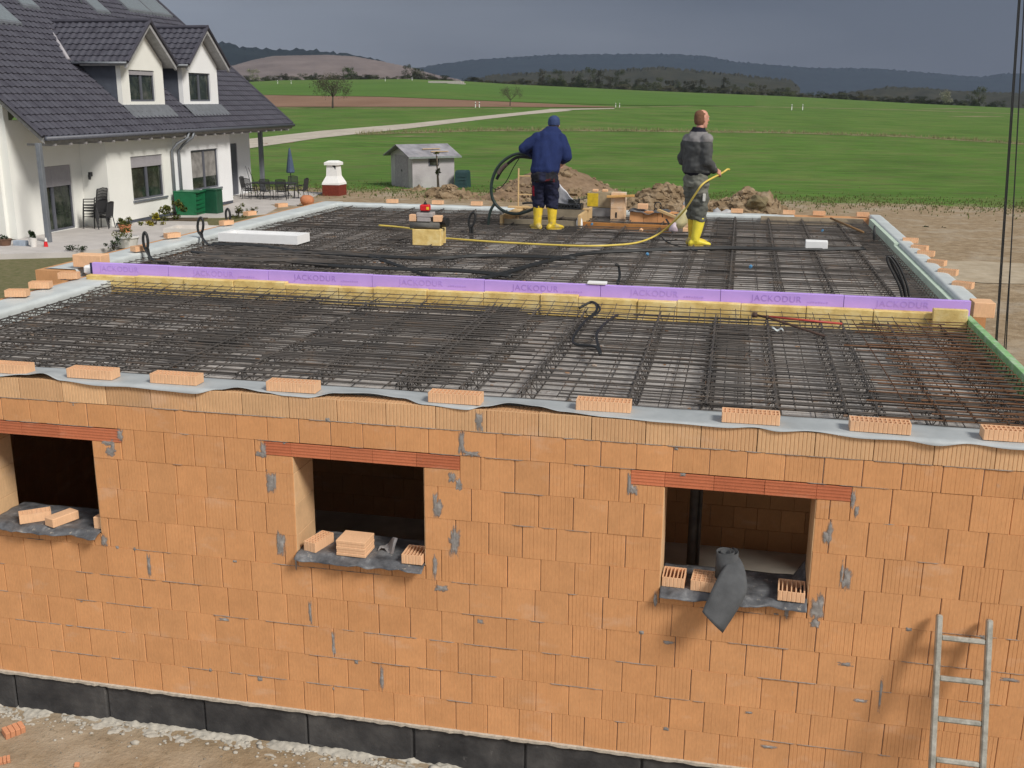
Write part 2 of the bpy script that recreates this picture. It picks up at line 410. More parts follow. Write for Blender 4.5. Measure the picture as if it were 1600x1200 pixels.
def foliage_mat(name, a, b, rough=.8):
    M = Mat(name); at = M.n('ShaderNodeAttribute', attribute_name='tint'); sp = M.n('ShaderNodeSeparateColor'); M.l(at.outputs['Color'], sp.inputs[0])
    c = M.mix(sp.outputs[1], a, b); q = M.n('ShaderNodeMix', data_type='RGBA', blend_type='MULTIPLY'); q.inputs[0].default_value = 1
    M.l(c, q.inputs[6]); cc = M.n('ShaderNodeCombineColor'); [M.l(sp.outputs[0], cc.inputs[i]) for i in range(3)]; M.l(cc.outputs[0], q.inputs[7])
    return M.fin(q.outputs[2], rough)
def branches(mb, p, d, L, r, lev, rnd, tips, spread=.6, droop=0):
    n = 4; pts = [p.copy()]; rr = [r]
    for i in range(n):
        d = (d+Vector((rnd.gauss(0,.13), rnd.gauss(0,.13), rnd.gauss(0,.10)-droop*(.4 if lev < 3 else 0)))).normalized()
        p = p+d*(L/n); pts.append(p.copy()); rr.append(r*(1-.45*(i+1)/n))
    mb.tube(pts, rr, 5 if lev > 2 else 4, cap=False)
    if lev == 0: tips.append(p); return
    k = 3 if lev > 1 else 4
    for i in range(k):
        ax = Vector((rnd.gauss(0,1), rnd.gauss(0,1), rnd.gauss(0,.5))).normalized()
        nd = (d+ax*spread*rnd.uniform(.7, 1.3)).normalized()
        st = pts[-1] if i < 2 else pts[rnd.choice([2,3])]
        branches(mb, st, nd, L*rnd.uniform(.62,.82), rr[-1]*.75, lev-1, rnd, tips, spread, droop)
m_bark = plain('bark', (.075, .062, .05), .9, .3, 20)
fm = [foliage_mat('bare_twig_brown', (.070, .062, .040), (.050, .055, .028)), foliage_mat('dull_bush_green', (.035, .050, .018), (.060, .062, .028)), foliage_mat('fresh_green', (.09, .13, .035), (.06, .095, .025)), foliage_mat('blossom', (.40, .38, .30), (.25, .25, .17))]
def bare_tree(name, loc, H, label, cat='tree', seed=1, droop=.25, leaf=0, group=None, spread=.75, n=600, rx=None):
    rnd = random.Random(seed); e = empty(name, loc, label, cat, group)
    t = MB(); tips = []
    t.tube([(0,0,-.2),(0,0,H*.06),(.004*H,0,H*.16),(.015*H,0,H*.28)], [H*.034,H*.026,H*.022,H*.019], 8)
    
    b = MB()
    for i in range(6):
        a = i*2*pi/6+rnd.random(); b_d = Vector((cos(a)*.95, sin(a)*.95, .75+rnd.random()*.5)).normalized()
        branches(b, Vector((.015*H,0,H*.27)), b_d, H*.25, H*.015, 4, rnd, tips, spread, droop)
    t.build('trunk', m_bark, e, True)
    b.build('branches', m_bark, e, True)
    f = MB()
    for i in range(n):
        p = rnd.choice(tips)+Vector((rnd.gauss(0,.035*H), rnd.gauss(0,.035*H), rnd.gauss(0,.04*H)))
        u = Vector((rnd.gauss(0,1), rnd.gauss(0,1), rnd.gauss(0,1))).normalized(); w = u.orthogonal().normalized(); s_ = H*.008*rnd.uniform(.7,1.6)
        f.cur = (rnd.uniform(.7,1.2), rnd.random(), 0, 1); f.add([p-u*s_*2.2, p+w*s_*.5, p+u*s_*2.2, p-w*s_*.5], [(0,1,2,3)])
    f.build('crown', fm[leaf], e)
    return e
q = G(520, 169); H1 = 60*(q-CAM).length/FPX; bare_tree('field_tree', q, H1, 'broad leafless tree with drooping crown standing at the edge of the brown field', seed=5, droop=.30, n=2600)
q = G(797, 166); bare_tree('field_tree', q, 33*(q-CAM).length/FPX, 'small young tree beside the bend of the gravel road', seed=9, droop=0, n=1500, spread=.6)
# hedge row and woodland edge on the far side of the fields: shared meshes, every tree its own thing
protos = []
for k in range(8):
    e = empty('far_tree' if k < 4 else 'far_bush', (0,0,0)); mb = MB(); rnd = random.Random(40+k)
    if k < 4:
        t = MB(); t.tube([(0,0,-.05),(.01,0,.25),(0,.02,.6)], [.03,.02,.008], 5); 
        for j in range(5): a = j*1.3; t.tube([(0,0,.2+.07*j),(cos(a)*.16,sin(a)*.16,.45+.08*j)], [.012,.004], 4)
        t.build('trunk', m_bark, e); leafy(mb, (0,0,.62), .42+.06*(k%2), .42, .40, 1500, .022, 50+k)
        if k % 2: leafy(mb, (0,0,.30), .30, .30, .25, 500, .022, 60+k)
    else:
        leafy(mb, (0,0,.40), .85, .7, .50, 1700, .035, 50+k); leafy(mb, (.25,0,.28), .9, .7, .36, 1100, .035, 70+k)
    mb.build('crown', fm[(0,1,0,1)[k%4]], e); protos.append(e)
used = set()
def place(k, px, R, H, label, cat, group, wid=1, py=None):
    D = ray(px, 300); D.z = 0; D.normalize(); x, y = CAM.x+D.x*R, CAM.y+D.y*R
    e = protos[k] if k not in used else copy_tree(protos[k]); used.add(k)
    e.location = (x, y, terr(x, y)-.2); e.scale = (H*wid, H*wid, H); e.rotation_euler.z = random.random()*6.28
    tag(e, label, cat, group)
# (px, height in photo px, width factor, kind)
rnd = random.Random(3)
row = []
for px in range(386, 1640, 13):
    if px < 640: h = rnd.uniform(9, 15)
    elif px < 700: h = rnd.uniform(11, 15)
    elif px < 830: h = rnd.uniform(9, 15)
    elif px < 1010: h = rnd.uniform(11, 16)
    elif px < 1240: h = rnd.uniform(10, 16)
    elif px < 1400: h = rnd.uniform(9, 14)
    else: h = rnd.uniform(8, 14)
    if 700 < px < 735 or 1515 < px < 1640 and rnd.random() < .6: continue
    row.append((px+rnd.uniform(-4,4), h, rnd.uniform(1.0,1.5), rnd.choice((4,5,6,7))))
for px, h, w, k in row:
    R = rnd.uniform(655, 690); place(k, px, R, h*R/FPX*.95, 'low dull green bush in the long hedge along the far edge of the fields', 'bush', 'bushes in the far field hedge', w)
for px, h in [(845,32),(856,28),(868,30),(905,33),(918,36),(930,34),(948,30),(962,32),(975,26),(1000,24),(1040,26),(1070,28),(1085,26),(1120,30),(1138,24),(1180,24),(1210,20),(1300,18),(1330,20),(640,26),(652,28),(660,24),(1512,30),(1502,26),(1160,22),(1020,25),(890,22),(990,28),(1055,24)]:
    R = rnd.uniform(690, 730); place(rnd.choice((0,1,2,3)), px, R, h*R/FPX*.92, 'bare brownish tree rising above the far hedge', 'tree', 'trees along the far field edge', .85)
for px, h, lab, mk in [(1463,20,'round white flowering bush in the far hedge at right',3),(550,20,'pale green budding tree in front of the quarry hill',2),(405,19,'cream flowering bush beside the roof of the white house',3)]:
    D = ray(px, 300); D.z = 0; D.normalize(); R = 640; x, y = CAM.x+D.x*R, CAM.y+D.y*R; H = h*R/FPX
    e = empty('flowering_bush' if mk == 3 else 'budding_tree', (x, y, terr(x, y)), lab, 'bush' if mk == 3 else 'tree'); mb = MB(); leafy(mb, (0,0,H*.5), H*.55, H*.5, H*.45, 1500, H*.03, 5+px); mb.build('crown', fm[mk], e)
    t = MB(); t.tube([(0,0,-.2),(0,0,H*.5)], [H*.03,H*.01], 5); t.build('trunk', m_bark, e)
# roadside delineator posts
m_white = plain('white_paint', (.78, .78, .76), .55, .05); m_black = plain('black_plastic', (.018, .019, .021), .45, .2)
pn = 0
for px, py, h in [(743,168,10),(749,168,10),(962,168,8),(968,168,8),(1237,172,10),(1254,172,10),(434,131,6),(455,131,6),(602,127,6),(644,126,6)]:
    q = G(px, py); L = (q-CAM).length; H = h*L/FPX*.85; k = H*.55; e = empty('delineator_post', q, None, 'road post', 'roadside delineator posts')
    lab = ['left one of the twin white posts by the gravel road below the brown field','right one of the twin white posts by the gravel road below the brown field','left one of the pair of white posts right of the brown field tip','right one of the pair of white posts right of the brown field tip','left one of the pair of white posts in the open green field at right','right one of the pair of white posts in the open green field at right','tiny white post at the top of the far green field, first beside the house roof','tiny white post at the top of the far green field, second beside the house roof','tiny white post at the top of the far green field, above the field tree','tiny white post at the top of the far green field by the dark round tree'][pn]; pn += 1
    tag(e, lab); mb = MB(); mb.prism([(-.12*k,0),(.12*k,0),(.12*k,.93*H),(-.12*k,H)], -.06*k, .06*k); mb.build('post', m_white, e)
    mb = MB(); mb.box(-.125*k,.125*k,-.065*k,.065*k,.62*H,.78*H); mb.build('reflector_band', m_black, e)
q = G(700, 131); e = empty('road_bridge', q, 'low pale concrete bridge parapet on the skyline of the far green field', 'bridge'); k = (q-CAM).length/FPX
m_conc = plain('pale_concrete', (.42, .39, .36), .9, .15, 2)
mb = MB(); mb.box(-28*k, 22*k, -3, 0, 1*k, 4*k); mb.box(-28*k, 22*k, 2, 4, 1*k, 3.6*k); mb.build('parapet', m_conc, e)
mb = MB(); mb.box(2*k, 26*k, -3.4, 1.8, -2*k, .9*k); mb.build('abutment', m_conc, e)
# ================================================================ the shell under construction
ZT = 2.612
shell = empty('house_shell', (0,0,0), 'unfinished orange clay block storey with three window openings and a slab ready for concrete', 'building shell')
m_brick = brickmat('clay_block', (.655, .335, .152), (.63, .305, .130), .0275, .6)
m_rev = brickmat('clay_block_cut', (.66, .43, .24), (.60, .38, .20), .06, .1)
m_top = brickmat('clay_block_grooved', (.68, .43, .235), (.64, .375, .195), .0262, .3)
m_lint = brickmat('red_clay_lintel', (.55, .185, .09), (.50, .155, .075), .0185, .2, axis=2)
m_mort = plain('grey_mortar', (.25, .23, .215), .95, .3, 25, bump=.6, bs=90)
m_core = plain('mortar_core', (.27, .24, .22), .95, .25, 12)
X0, X1, TH = -2.6, 7.2, .365
WIN = [(-.93, .083), (1.754, 2.775), (4.515, 5.535)]; LIN = [(-1.18, .335), (1.53, 3.045), (4.28, 5.757)]
WZ0, WZ1 = 1.36, 2.135
rnd = random.Random(11)
wall = MB(); core = MB()
def blockpr(mbx, a, b, ya, yb, za, zb):
    # one block: narrow pressed grooves run down its visible face
    w = b-a; g = max(1, round(w/.0275)); gd = random.Random(int(a*991+za*77)).choice((.0004,.0007,.0010,.0014,.0020)); prof = [(a, ya+.004), (a+.004, ya)]
    for i in range(1, g):
        x = a+w*i/g
        if (i+int(a*97)) % 4 == 3: prof += [(x-.0014, ya), (x, ya+.0003+gd*1.6), (x+.0014, ya)]
        else: prof += [(x-.0010, ya), (x, ya+gd), (x+.0010, ya)]
    prof += [(b-.004, ya), (b, ya+.004), (b, yb), (a, yb)]
    mbx.prism(prof, za, zb, ax=2)
def fill(x0, x1, z0, z1, off, pitch=.25, y0=0, y1=TH, mbx=None, gz=.0018, gb=.4, breaks=()):
    mbx = mbx or wall
    cuts = [x0]; k = math.floor((x0-off)/pitch)
    while off+k*pitch < x1:
        c = off+k*pitch
        if c > x0+.035 and c < x1-.035: cuts.append(c)
        k += 1
    cuts.append(x1)
    for a, b in zip(cuts, cuts[1:]):
        w = b-a; v = rnd.gauss(1, .030); mbx.cur = (max(.85, min(1.1, v)), .25+.5*rnd.random(), gb if w > .2 else .9, 1)
        d = rnd.uniform(-.0022, .0022); dz = rnd.uniform(-.001, .001)
        blockpr(mbx, a+.0018+(.0022 if rnd.random() < .4 else 0), b-.0014, y0+d, y1, z0+gz*.5+dz*.3, z1-gz*.5+dz*.3)
offs = [0.0, .128, .02, .145, .03, .15, .009, .128, .2]
for r in range(9):
    z0, z1 = r*.25, r*.25+.25
    if r < 5: regs = [(X0, X1, z0, z1)]
    else:
        regs = []
        if r == 8: spans = LIN; lowz = z0
        x = X0
        for (a, b), (la, lb) in zip(WIN, LIN):
            if r == 8:
                regs.append((x, la, z0, z1)); regs.append((la, a, z0, 2.137)); regs.append((b, lb, z0, 2.137)); x = lb
            else:
                regs.append((x, a, z0, z1)); x = b
                if r == 5: regs.append((a, b, z0, WZ0-.006))
        regs.append((x, X1, z0, z1))
    for (a, b, c, d) in regs:
        o = offs[r]
        if r == 8 and a > 5: o = .0135
        if r == 7: o = .036 if a < 1.7 else .128 if a < 5 else .138
        if r == 4 and a < .4: o = 0.11
        fill(a, b, c, d, o+(.11 if d-c < .2 else 0))
        core.box(a+.01, b-.01, .011, TH-.01, c+.0003, d-.0003)
fill(X0, X1, 2.2515, 2.437, .062); core.box(X0+.01, X1-.01, .007, TH-.01, 2.2515, 2.4368)
wall.build('wall', m_brick, shell)
core.build('mortar_joints', m_core, shell)
# reveals of the openings (cut, smoother faces)
for a, b in WIN:
  for side in (0, 1):
    mb = MB()
    for z0, z1 in ((WZ0,1.5),(1.5,1.75),(1.75,2.0),(2.0,2.133)):
        mb.cur = (rnd.gauss(1.02, .05), rnd.random(), .1, 1)
        x = a if side == 0 else b
        if side == 0: mb.cbox(x-.03, x+.003, .004, TH-.004, z0+.001, z1-.001, .002)
        else: mb.cbox(x-.003, x+.03, .004, TH-.004, z0+.001, z1-.001, .002)
    mb.build('window_reveal', m_rev, shell)
# top course: deep-grooved edge blocks with open cells
mb = MB(); x = X0; rb = random.Random(2)
BL = []
k = -17
while True:
    a = 3.245+k*.375; b = a+.372
    if a > X1: break
    if b > X0: BL.append((max(a, X0), min(b, X1)))
    k += 1
for a, b in BL:
    mb.cur = (rb.gauss(1.0, .05), rb.random(), 0, 1); dz = rb.uniform(-.002, .003); z0, z1 = 2.4415, ZT+dz-.008
    # ribbed front shell: real ribs
    n = 14; w = (b-a)/n; yy = rb.uniform(-.003, .002)
    prof = []
    for i in range(n):
        xa = a+i*w; prof += [(xa+.0012, yy+.0035), (xa+.004, yy), (xa+w-.0035, yy), (xa+w-.0005, yy+.0035)]
    prof += [(b-.001, .022), (a+.001, .022)]
    mb.prism(prof, z0, z1, ax=2)
    mb.box(a+.001, b-.001, .022, .24, z0, z0+.10)          # body below the cells
    for y in (.045, .072, .10, .128, .156): mb.box(a+.001, b-.001, y, y+.006, z0+.1, z1-.001)
    for i in range(13): xx = a+.006+i*(b-a-.012)/12.6; mb.box(xx, xx+.006, .022, .156, z0+.1, z1-.002)
mb.build('top_course', m_top, shell)
mb = MB(); mb.box(X0+.01, X1-.01, .246, .325, 2.532, 2.606); mb.build('edge_insulation', plain('edge_foam', (.55,.55,.5), .9), shell)
# lintels
for a, b in LIN:
    mb = MB(); cuts = [a]; s0 = a+.12 if a > 0 else a+.3
    x = {0:a+.2}.get(0)
    for c in ([1.744, 2.055, 2.385, 2.72] if abs(a-1.53) < .1 else [4.515, 4.85, 5.19, 5.53] if a > 4 else [-.83, -.53, -.2]): cuts.append(c)
    cuts.append(b)
    for c, d in zip(cuts, cuts[1:]):
        mb.cur = (rnd.gauss(1, .07), rnd.random(), 1, 1); yy = rnd.uniform(-.004, -.001)
        [mb.cbox(c+.001, d-.001, yy+(.0025 if k_%2 else 0), .115, 2.140+.103*k_/9, 2.140+.103*(k_+1)/9-.0001, .0012) for k_ in range(9)]; mb.cbox(c+.001, d-.001, .118, .24, 2.140, 2.243, .003); mb.cbox(c+.001, d-.001, .243, TH, 2.140, 2.243, .003)
    mb.build('lintel', m_lint, shell)
# mortar: filled gaps, smears and squeezed-out bed lines
def smearmat():
    M = Mat('smeared_mortar'); v = M.pos(); at = M.n('ShaderNodeAttribute', attribute_name='tint'); sp = M.n('ShaderNodeSeparateColor'); M.l(at.outputs['Color'], sp.inputs[0])
    c = M.ramp(M.noise(v, 22, 5), [(.3, (.20,.185,.175)), (.55, (.29,.27,.255)), (.7, (.40,.385,.37))])
    n_ = M.noise(v, 38, 6, .7, (1, 1, .35)); a = M.math('ADD', sp.outputs[0], M.math('MULTIPLY', M.math('SUBTRACT', n_, .5), 1.5))
    M.l(M.ramp(a, [(.16, 0.), (.52, 1.)]), M.b.inputs['Alpha']); M.bump(M.noise(v, 90, 4), .6, .004); return M.fin(c, .95)
m_smear = smearmat()
mb = MB(); rm = random.Random(5)
def smear(x, z, w, h, y=-.0045, n=26, j=.28, seed=None):
    sd_ = seed or rm.random()*50
    pts = []
    for i in range(n):
        a = 2*pi*i/n; ca, sa = cos(a), sin(a); k = 1/max(abs(ca), abs(sa))**.75
        r_ = k*(1+j*mnoise.noise(Vector((ca*2.3, sa*2.3, sd_)))*1.8)
        pts.append((x+ca*r_*w/2, z+sa*r_*h/2))
    b = len(mb.v); mb.v.append((x, y-.002, z))
    for p in pts: mb.v.append((p[0], y+.004, p[1]))
    for i in range(n): mb.cur = ((1,1,1,1),(0,0,0,1),(0,0,0,1)); mb.face([b, b+1+i, b+1+(i+1)%n])
    mb.cur = (.5,.5,.5,1)
for x, z, w, h in [(.482,1.125,.035,.23),(1.837,.865,.028,.23),(2.02,.62,.03,.23),(2.41,.37,.035,.23),(3.19,2.52,.055,.16),(3.06,2.35,.05,.19),(3.135,2.27,.14,.045),
                   (1.52,2.18,.05,.15),(1.5,2.14,.09,.05),(1.60,1.93,.03,.19),(1.57,1.92,.08,.2),(1.60,1.45,.02,.19),(1.62,1.42,.07,.22),(2.86,1.86,.035,.2),(2.88,1.83,.07,.17),(3.00,1.60,.04,.2),(3.0,1.57,.08,.22),(2.85,1.36,.035,.2),(2.9,1.19,.1,.06),(2.99,2.08,.06,.08),(3.04,2.03,.05,.09),
                   (4.27,2.14,.028,.2),(4.30,2.10,.06,.09),(5.77,2.16,.03,.15),(5.80,2.07,.03,.1),(5.64,1.90,.035,.2),(5.62,1.87,.05,.1),(5.745,1.62,.022,.2),(5.78,1.58,.06,.2),(5.62,1.37,.05,.19),(5.60,1.33,.10,.17),(5.60,1.22,.07,.07),
                   (.335,2.2,.06,.11),(.22,2.13,.12,.05),(.24,2.06,.09,.1),(.26,2.10,.04,.13),(.1,1.30,.06,.12),(4.49,1.28,.03,.14),(5.40,1.29,.035,.11),(1.74,1.28,.018,.12),
                   (5.83,.93,.10,.04),(5.95,.66,.10,.03),(6.08,.72,.02,.3),(4.6,.95,.09,.03),(3.2,.95,.05,.04),(6.9,.95,.15,.03),(.95,.25,.03,.035),(1.1,.72,.1,.03),(5.35,.2,.12,.03),(5.2,.46,.06,.02)]:
    mb = MB(); smear(x, z, w*1.2, h*1.12); mb.build('mortar_patch', m_smear, shell)
mb = MB()
for z, frac, th in ((2.4390,.92,.0045),(2.2505,.5,.003),(2.0,.2,.003),(1.75,.15,.002),(1.5,.2,.0025),(1.25,.4,.003),(1.0,.3,.0025),(.75,.6,.0035),(.5,.6,.0035),(.25,.7,.0035)):
    x = X0
    while x < X1-.1:
        L = rm.uniform(.08, .5)
        if rm.random() < frac and not any(a-.02 < x+L and x < b+.02 and WZ0 < z < 2.2 for a, b in (LIN if z > 1.99 else WIN)):
            n = max(3, int(L/.025)); b = len(mb.v)
            for i in range(n+1):
                xx = x+L*i/n; t_ = th*(.35+1.3*abs(mnoise.noise(Vector((xx*14, z*9, 0))))+.5*rm.random()); yy = -.0035-rm.random()*.0045
                e_ = 0 if i in (0, n) else 1
                mb.v += [(xx, .004, z+t_*e_*.8), (xx, yy if e_ else .003, z), (xx, .004, z-t_*e_*1.2)]
            for i in range(n):
                for q_ in (0, 1): a_ = b+i*3+q_; mb.face([a_, a_+3, a_+4, a_+1])
        x += L*rm.uniform(.9, 1.4)
for i in range(22): smear(rm.uniform(X0, X1), rm.choice([.25,.5,.75,1,1.25,2.25,2.44])+rm.uniform(-.03,.01), rm.uniform(.012,.05), rm.uniform(.01,.035))
mb.build('mortar_residue', m_mort, shell)['kind'] = 'stuff'
# other outer walls, raised rim
m_brick2 = brickmat('clay_block_side', (.60, .32, .15), (.55, .29, .135), .03, axis=1)
wall = MB()
def sidewall(x0, x1, y0, y1, z0=-.02, z1=2.48):
    z = z0
    while z < z1-.01:
        h = min(.25, z1-z); wall.cur = (rnd.gauss(1, .05), rnd.random(), .4, 1)
        if x1-x0 < y1-y0:
            y = y0+rnd.random()*.2-.25
            while y < y1:
                a, b = max(y, y0), min(y+.25, y1)
                if b-a > .01: wall.cur = (rnd.gauss(1, .05), rnd.random(), .4, 1); wall.box(x0, x1, a+.002, b-.002, z+.002, z+h-.002)
                y += .25
        else:
            x = x0+rnd.random()*.2-.25
            while x < x1:
                a, b = max(x, x0), min(x+.25, x1)
                if b-a > .01: wall.cur = (rnd.gauss(1, .05), rnd.random(), .4, 1); wall.box(a+.002, b-.002, y0, y1, z+.002, z+h-.002)
                x += .25
        z += h
sidewall(X0, -2.24, TH+.002, 4.3); sidewall(6.96, 7.2, TH+.002, 1.0); sidewall(6.96, 7.2, 1.0, 2.5, 2.1, 2.48); sidewall(6.96, 7.2, 1.0, 2.5, -.02, .6); sidewall(6.96, 7.2, 2.5, 4.3); sidewall(7.14, 7.42, 4.302, 13.5); sidewall(-3.45, -3.09, 4.305, 13.5); sidewall(-3.085, 7.135, 13.14, 13.5); sidewall(-3.085, -2.6, 4.0, 4.3)  # right wall has an added, unseen opening that lets sun into the room
wall.build('wall', m_brick2, shell)
wall = MB(); sidewall(-2.235, 6.955, 4.0, 4.24); wall.build('inner_wall', m_brick2, shell)
wall = MB(); sidewall(3.3, 3.5, .37, 3.99); wall.build('inner_wall', m_brick2, shell)
# interior floor and the precast slab above
m_floor = plain('screed', (.55, .51, .45), .9, .2, 2)
mb = MB(); mb.box(-3.4, 7.4, .3, 13.4, -.2, -.004); mb.build('floor_slab', m_floor, shell)
def deckmat():
    M = Mat('filigree_concrete'); v = M.pos()
    c = M.ramp(M.noise(v, 1.3, 7, .65), [(.3, (.33, .30, .28)), (.5, (.45, .42, .40)), (.72, (.57, .54, .51))])
    c = M.mix(M.ramp(M.noise(v, 30, 4, .7), [(.50, 0.), (.68, .6)]), c, (.30, .25, .20)); c = M.mix(M.ramp(M.noise(v, .7, 6, .7), [(.5, 0.), (.7, .6)]), c, (.26, .225, .19))
    w = M.n('ShaderNodeSeparateXYZ'); M.l(v, w.inputs[0])
    M.bump(M.noise(v, 80, 3, .6), .8, .006); return M.fin(c, .92)
m_deck = deckmat()
x = -2.23
for x0, x1 in ((-2.235,-.2),(-.194,2.1),(2.106,4.40),(4.406,6.65),(6.656,7.135)):
    mb = MB(); mb.box(x0, x1, .245, 3.74, 2.475, 2.53); mb.build('precast_panel', m_deck, shell)
for x0, x1 in ((-3.085,-.9),(-.894,1.4),(1.406,3.7),(3.706,6.0),(6.006,7.135)):
    mb = MB(); mb.box(x0, x1, 3.99, 13.13, 2.475, 2.53); mb.build('precast_panel', m_deck, shell)
# plinth: bitumen-coated blocks and the pale mortar bed above
def bitmat():
    M = Mat('bitumen'); v = M.pos()
    c = M.ramp(M.noise(v, 3, 6, .6), [(.3, (.022, .022, .024)), (.5, (.048, .047, .048)), (.7, (.085, .082, .080))])
    c = M.mix(M.ramp(M.noise(v, 9, 6, .75), [(.63, 0.), (.72, .5)]), c, (.20, .19, .18))
    M.bump(M.noise(v, 22, 5), .5, .01); return M.fin(c, .62)
m_bit = bitmat()
mb = MB(); xs = [-2.62, -1.8, -.90, -.03, .86, 1.76, 2.65, 3.55, 4.44, 5.33, 6.2, 7.22]
for a, b in zip(xs, xs[1:]):
    d = rm.uniform(-.006, .008); mb.cbox(a+.006, b-.006, .006+d, .3, -.62, -.016, .012)
mb.box(-2.6, 7.5, .03, .34, -.62, -.018)
# smeared joints between plinth blocks
for a in xs[1:-1]:
    mb.cur = (0,0,0,1)
mb.build('plinth', m_bit, shell)
mb = MB(); n = 300
m_bed = plain('pale_mortar', (.48, .43, .36), .95, .2, 30, bump=.8, bs=120)
b = 0
for i in range(n+1):
    x = X0+(X1-X0)*i/n; t = .5+.5*mnoise.noise(Vector((x*9, 0, 0))); u = mnoise.noise(Vector((x*31, 3, 0)))
    yo = -.012-.012*t-.006*u; zl = -.017-.014*t-.012*max(0, u)
    mb.v += [(x, .012, .002), (x, yo, -.002), (x, yo+.002, zl), (x, .02, zl-.004)]
for i in range(n):
    for q_ in range(3): a = i*4+q_; mb.face([a, a+4, a+5, a+1])
mb.build('bed_joint', m_bed, shell)
# ================================================================ foil over the wall head
def foilmat():
    M = Mat('grey_foil'); v = M.pos(); c = M.ramp(M.noise(v, 4, 5, .6), [(.3, (.34, .365, .375)), (.7, (.45, .475, .485))])
    c = M.mix(M.ramp(M.noise(v, 12, 6, .7), [(.6, 0.), (.72, .35)]), c, (.42, .38, .30)); M.bump(M.noise(v, 9, 3), .25, .01); return M.fin(c, .5)
m_foil = foilmat()
# (x, y of the front edge, lift of the edge above the wall head)
FE = [(-2.7, -0.0072, 0.0), (-1.2, -0.0108, -0.0075), (-0.72, -0.0144, -0.009), (-0.45, 0.0, 0.018), (-0.3, 0.0135, 0.0375), (-0.12, -0.0144, -0.006), (0.2, -0.0252, -0.0225), (0.45, -0.0216, -0.015), (0.75, -0.0216, -0.0263), (1.0, -0.0252, -0.0338), (1.18, 0.0135, 0.0), (1.32, 0.0473, 0.018), (1.55, 0.027, 0.0), (1.72, -0.0072, -0.006), (1.9, -0.0086, -0.009), (2.08, 0.0675, 0.018), (2.35, 0.1013, 0.024), (2.6, 0.0743, 0.015), (2.78, -0.0, -0.0037), (3.1, -0.0144, -0.015), (3.22, 0.027, 0.009), (3.4, 0.081, 0.03), (3.6, 0.0473, 0.03), (3.78, 0.0203, 0.009), (4.1, 0.0, -0.0015), (4.5, -0.0144, -0.009), (4.9, -0.0158, -0.015), (5.1, -0.0086, 0.0), (5.25, -0.0216, -0.015), (5.45, -0.0108, 0.0), (5.8, -0.0216, -0.0225), (6.05, -0.0216, -0.0165), (6.25, -0.0324, -0.0338), (6.45, -0.0144, -0.0112), (6.7, -0.0288, -0.0263), (7.0, -0.0216, -0.0225), (7.5, -0.0216, -0.0225)]
def fe(x):
    for (a, b, c), (d, e_, f) in zip(FE, FE[1:]):
        if x <= d:
            t = smooth((x-a)/(d-a)); return b+(e_-b)*t, c+(f-c)*t
    return FE[-1][1:]
mb = MB(); nx, ny = 420, 12
def ff(u, v):
    x = X0+(X1-X0)*u; ye, le = fe(x); y = ye+(.335-ye)*v
    z = ZT+.004+le*(1-v)**2*(1 if le > 0 else 0) + .004*mnoise.noise(Vector((x*3, y*12, 2)))
    if y < .012 or (le < 0 and v < .12):
        k = max(0, 1-v/.12) if le < 0 else 0
        z += le*k*k
    if v > .93: z = ZT+.004-(.075)*(v-.93)/.07
    return (x, y, z+.002)
mb.grid(nx, ny, ff)
fo = mb.build('foil_sheet', m_foil, None, True); tag(fo, 'wavy grey foil strip lying along the head of the front brick wall', 'foil')
sol = fo.modifiers.new('s', 'SOLIDIFY'); sol.thickness = .002
# pale foil and insulation rim of the rear part and sides
m_rim = plain('pale_foil', (.56, .60, .60), .5, .12, 3, bump=.4, bs=12)
m_eps = plain('pale_green_board', (.50, .60, .50), .8, .08, 3)
m_green = plain('green_board', (.24, .45, .20), .75, .15, 6, dirt=((.45,.55,.42), 9))
def rim(name, label, pts, w_in, w_out, z=2.70, seed=0, cat='foil'):
    # w_in: signed distance from the centre line to the inner face (sheet hangs down there); w_out: to the outer edge
    pts = [Vector((*p, 0)) for p in pts]; mb = MB(); d = (pts[1]-pts[0]); L = d.length; d.normalize(); nrm = Vector((-d.y, d.x, 0)); n = int(L/.08)
    def f(u, v):
        p = pts[0]+d*(L*u); wob = .02*mnoise.noise(Vector((p.x*2, p.y*2, seed)))+.012*mnoise.noise(Vector((p.x*7, p.y*7, seed)))
        if v < .5:
            t = v/.5; o_ = w_in+(.012 if w_in > 0 else -.012)*(1+wob*20); zz = 2.545+(z-2.545)*t+.004*sin(p.x*30+p.y*23)
        else:
            t = (v-.5)/.5; o_ = w_in+(w_out-w_in)*t*(1+wob*2); zz = z+wob*.35-(.05+wob*2)*max(0, t-.8)/.2
        return p+nrm*o_+Vector((0, 0, zz))
    mb.grid(n, 12, f); o = mb.build(name, m_rim, None, True); return tag(o, label, cat)
rimw = MB()
for (x0, x1, y0, y1) in ((-2.6,-2.1,.37,4.28),(-3.45,-2.96,4.31,13.5),(7.215,7.42,4.31,13.5),(-2.95,7.21,13.10,13.5)):
    rimw.cur = (1,.5,.3,1); rimw.box(x0, x1, y0, y1, 2.482, 2.672)
rimw.build('rim_course', m_brick2, shell)
rim('foil_sheet', 'pale foil over the left wall head of the front part', [(-2.35,.2),(-2.35,4.25)], -.25, .27, 2.685, 1)
rim('foil_sheet', 'pale foil over the left wall head of the rear part beside the garden', [(-3.20,4.4),(-3.20,13.4)], -.24, .26, 2.685, 2)
rim('foil_sheet', 'pale foil along the back wall head from the left corner to the chimney', [(3.9,13.30),(-3.3,13.30)], .20, -.2, 2.685, 3)
rim('foil_sheet', 'pale foil along the back wall head right of the man in grey', [(5.9,13.30),(4.0,13.30)], .20, -.2, 2.685, 4)
rim('foil_sheet', 'pale foil over the right wall head of the rear part beside the bare earth', [(7.33,4.6),(7.33,13.3)], .10, -.13, 2.735, 5)
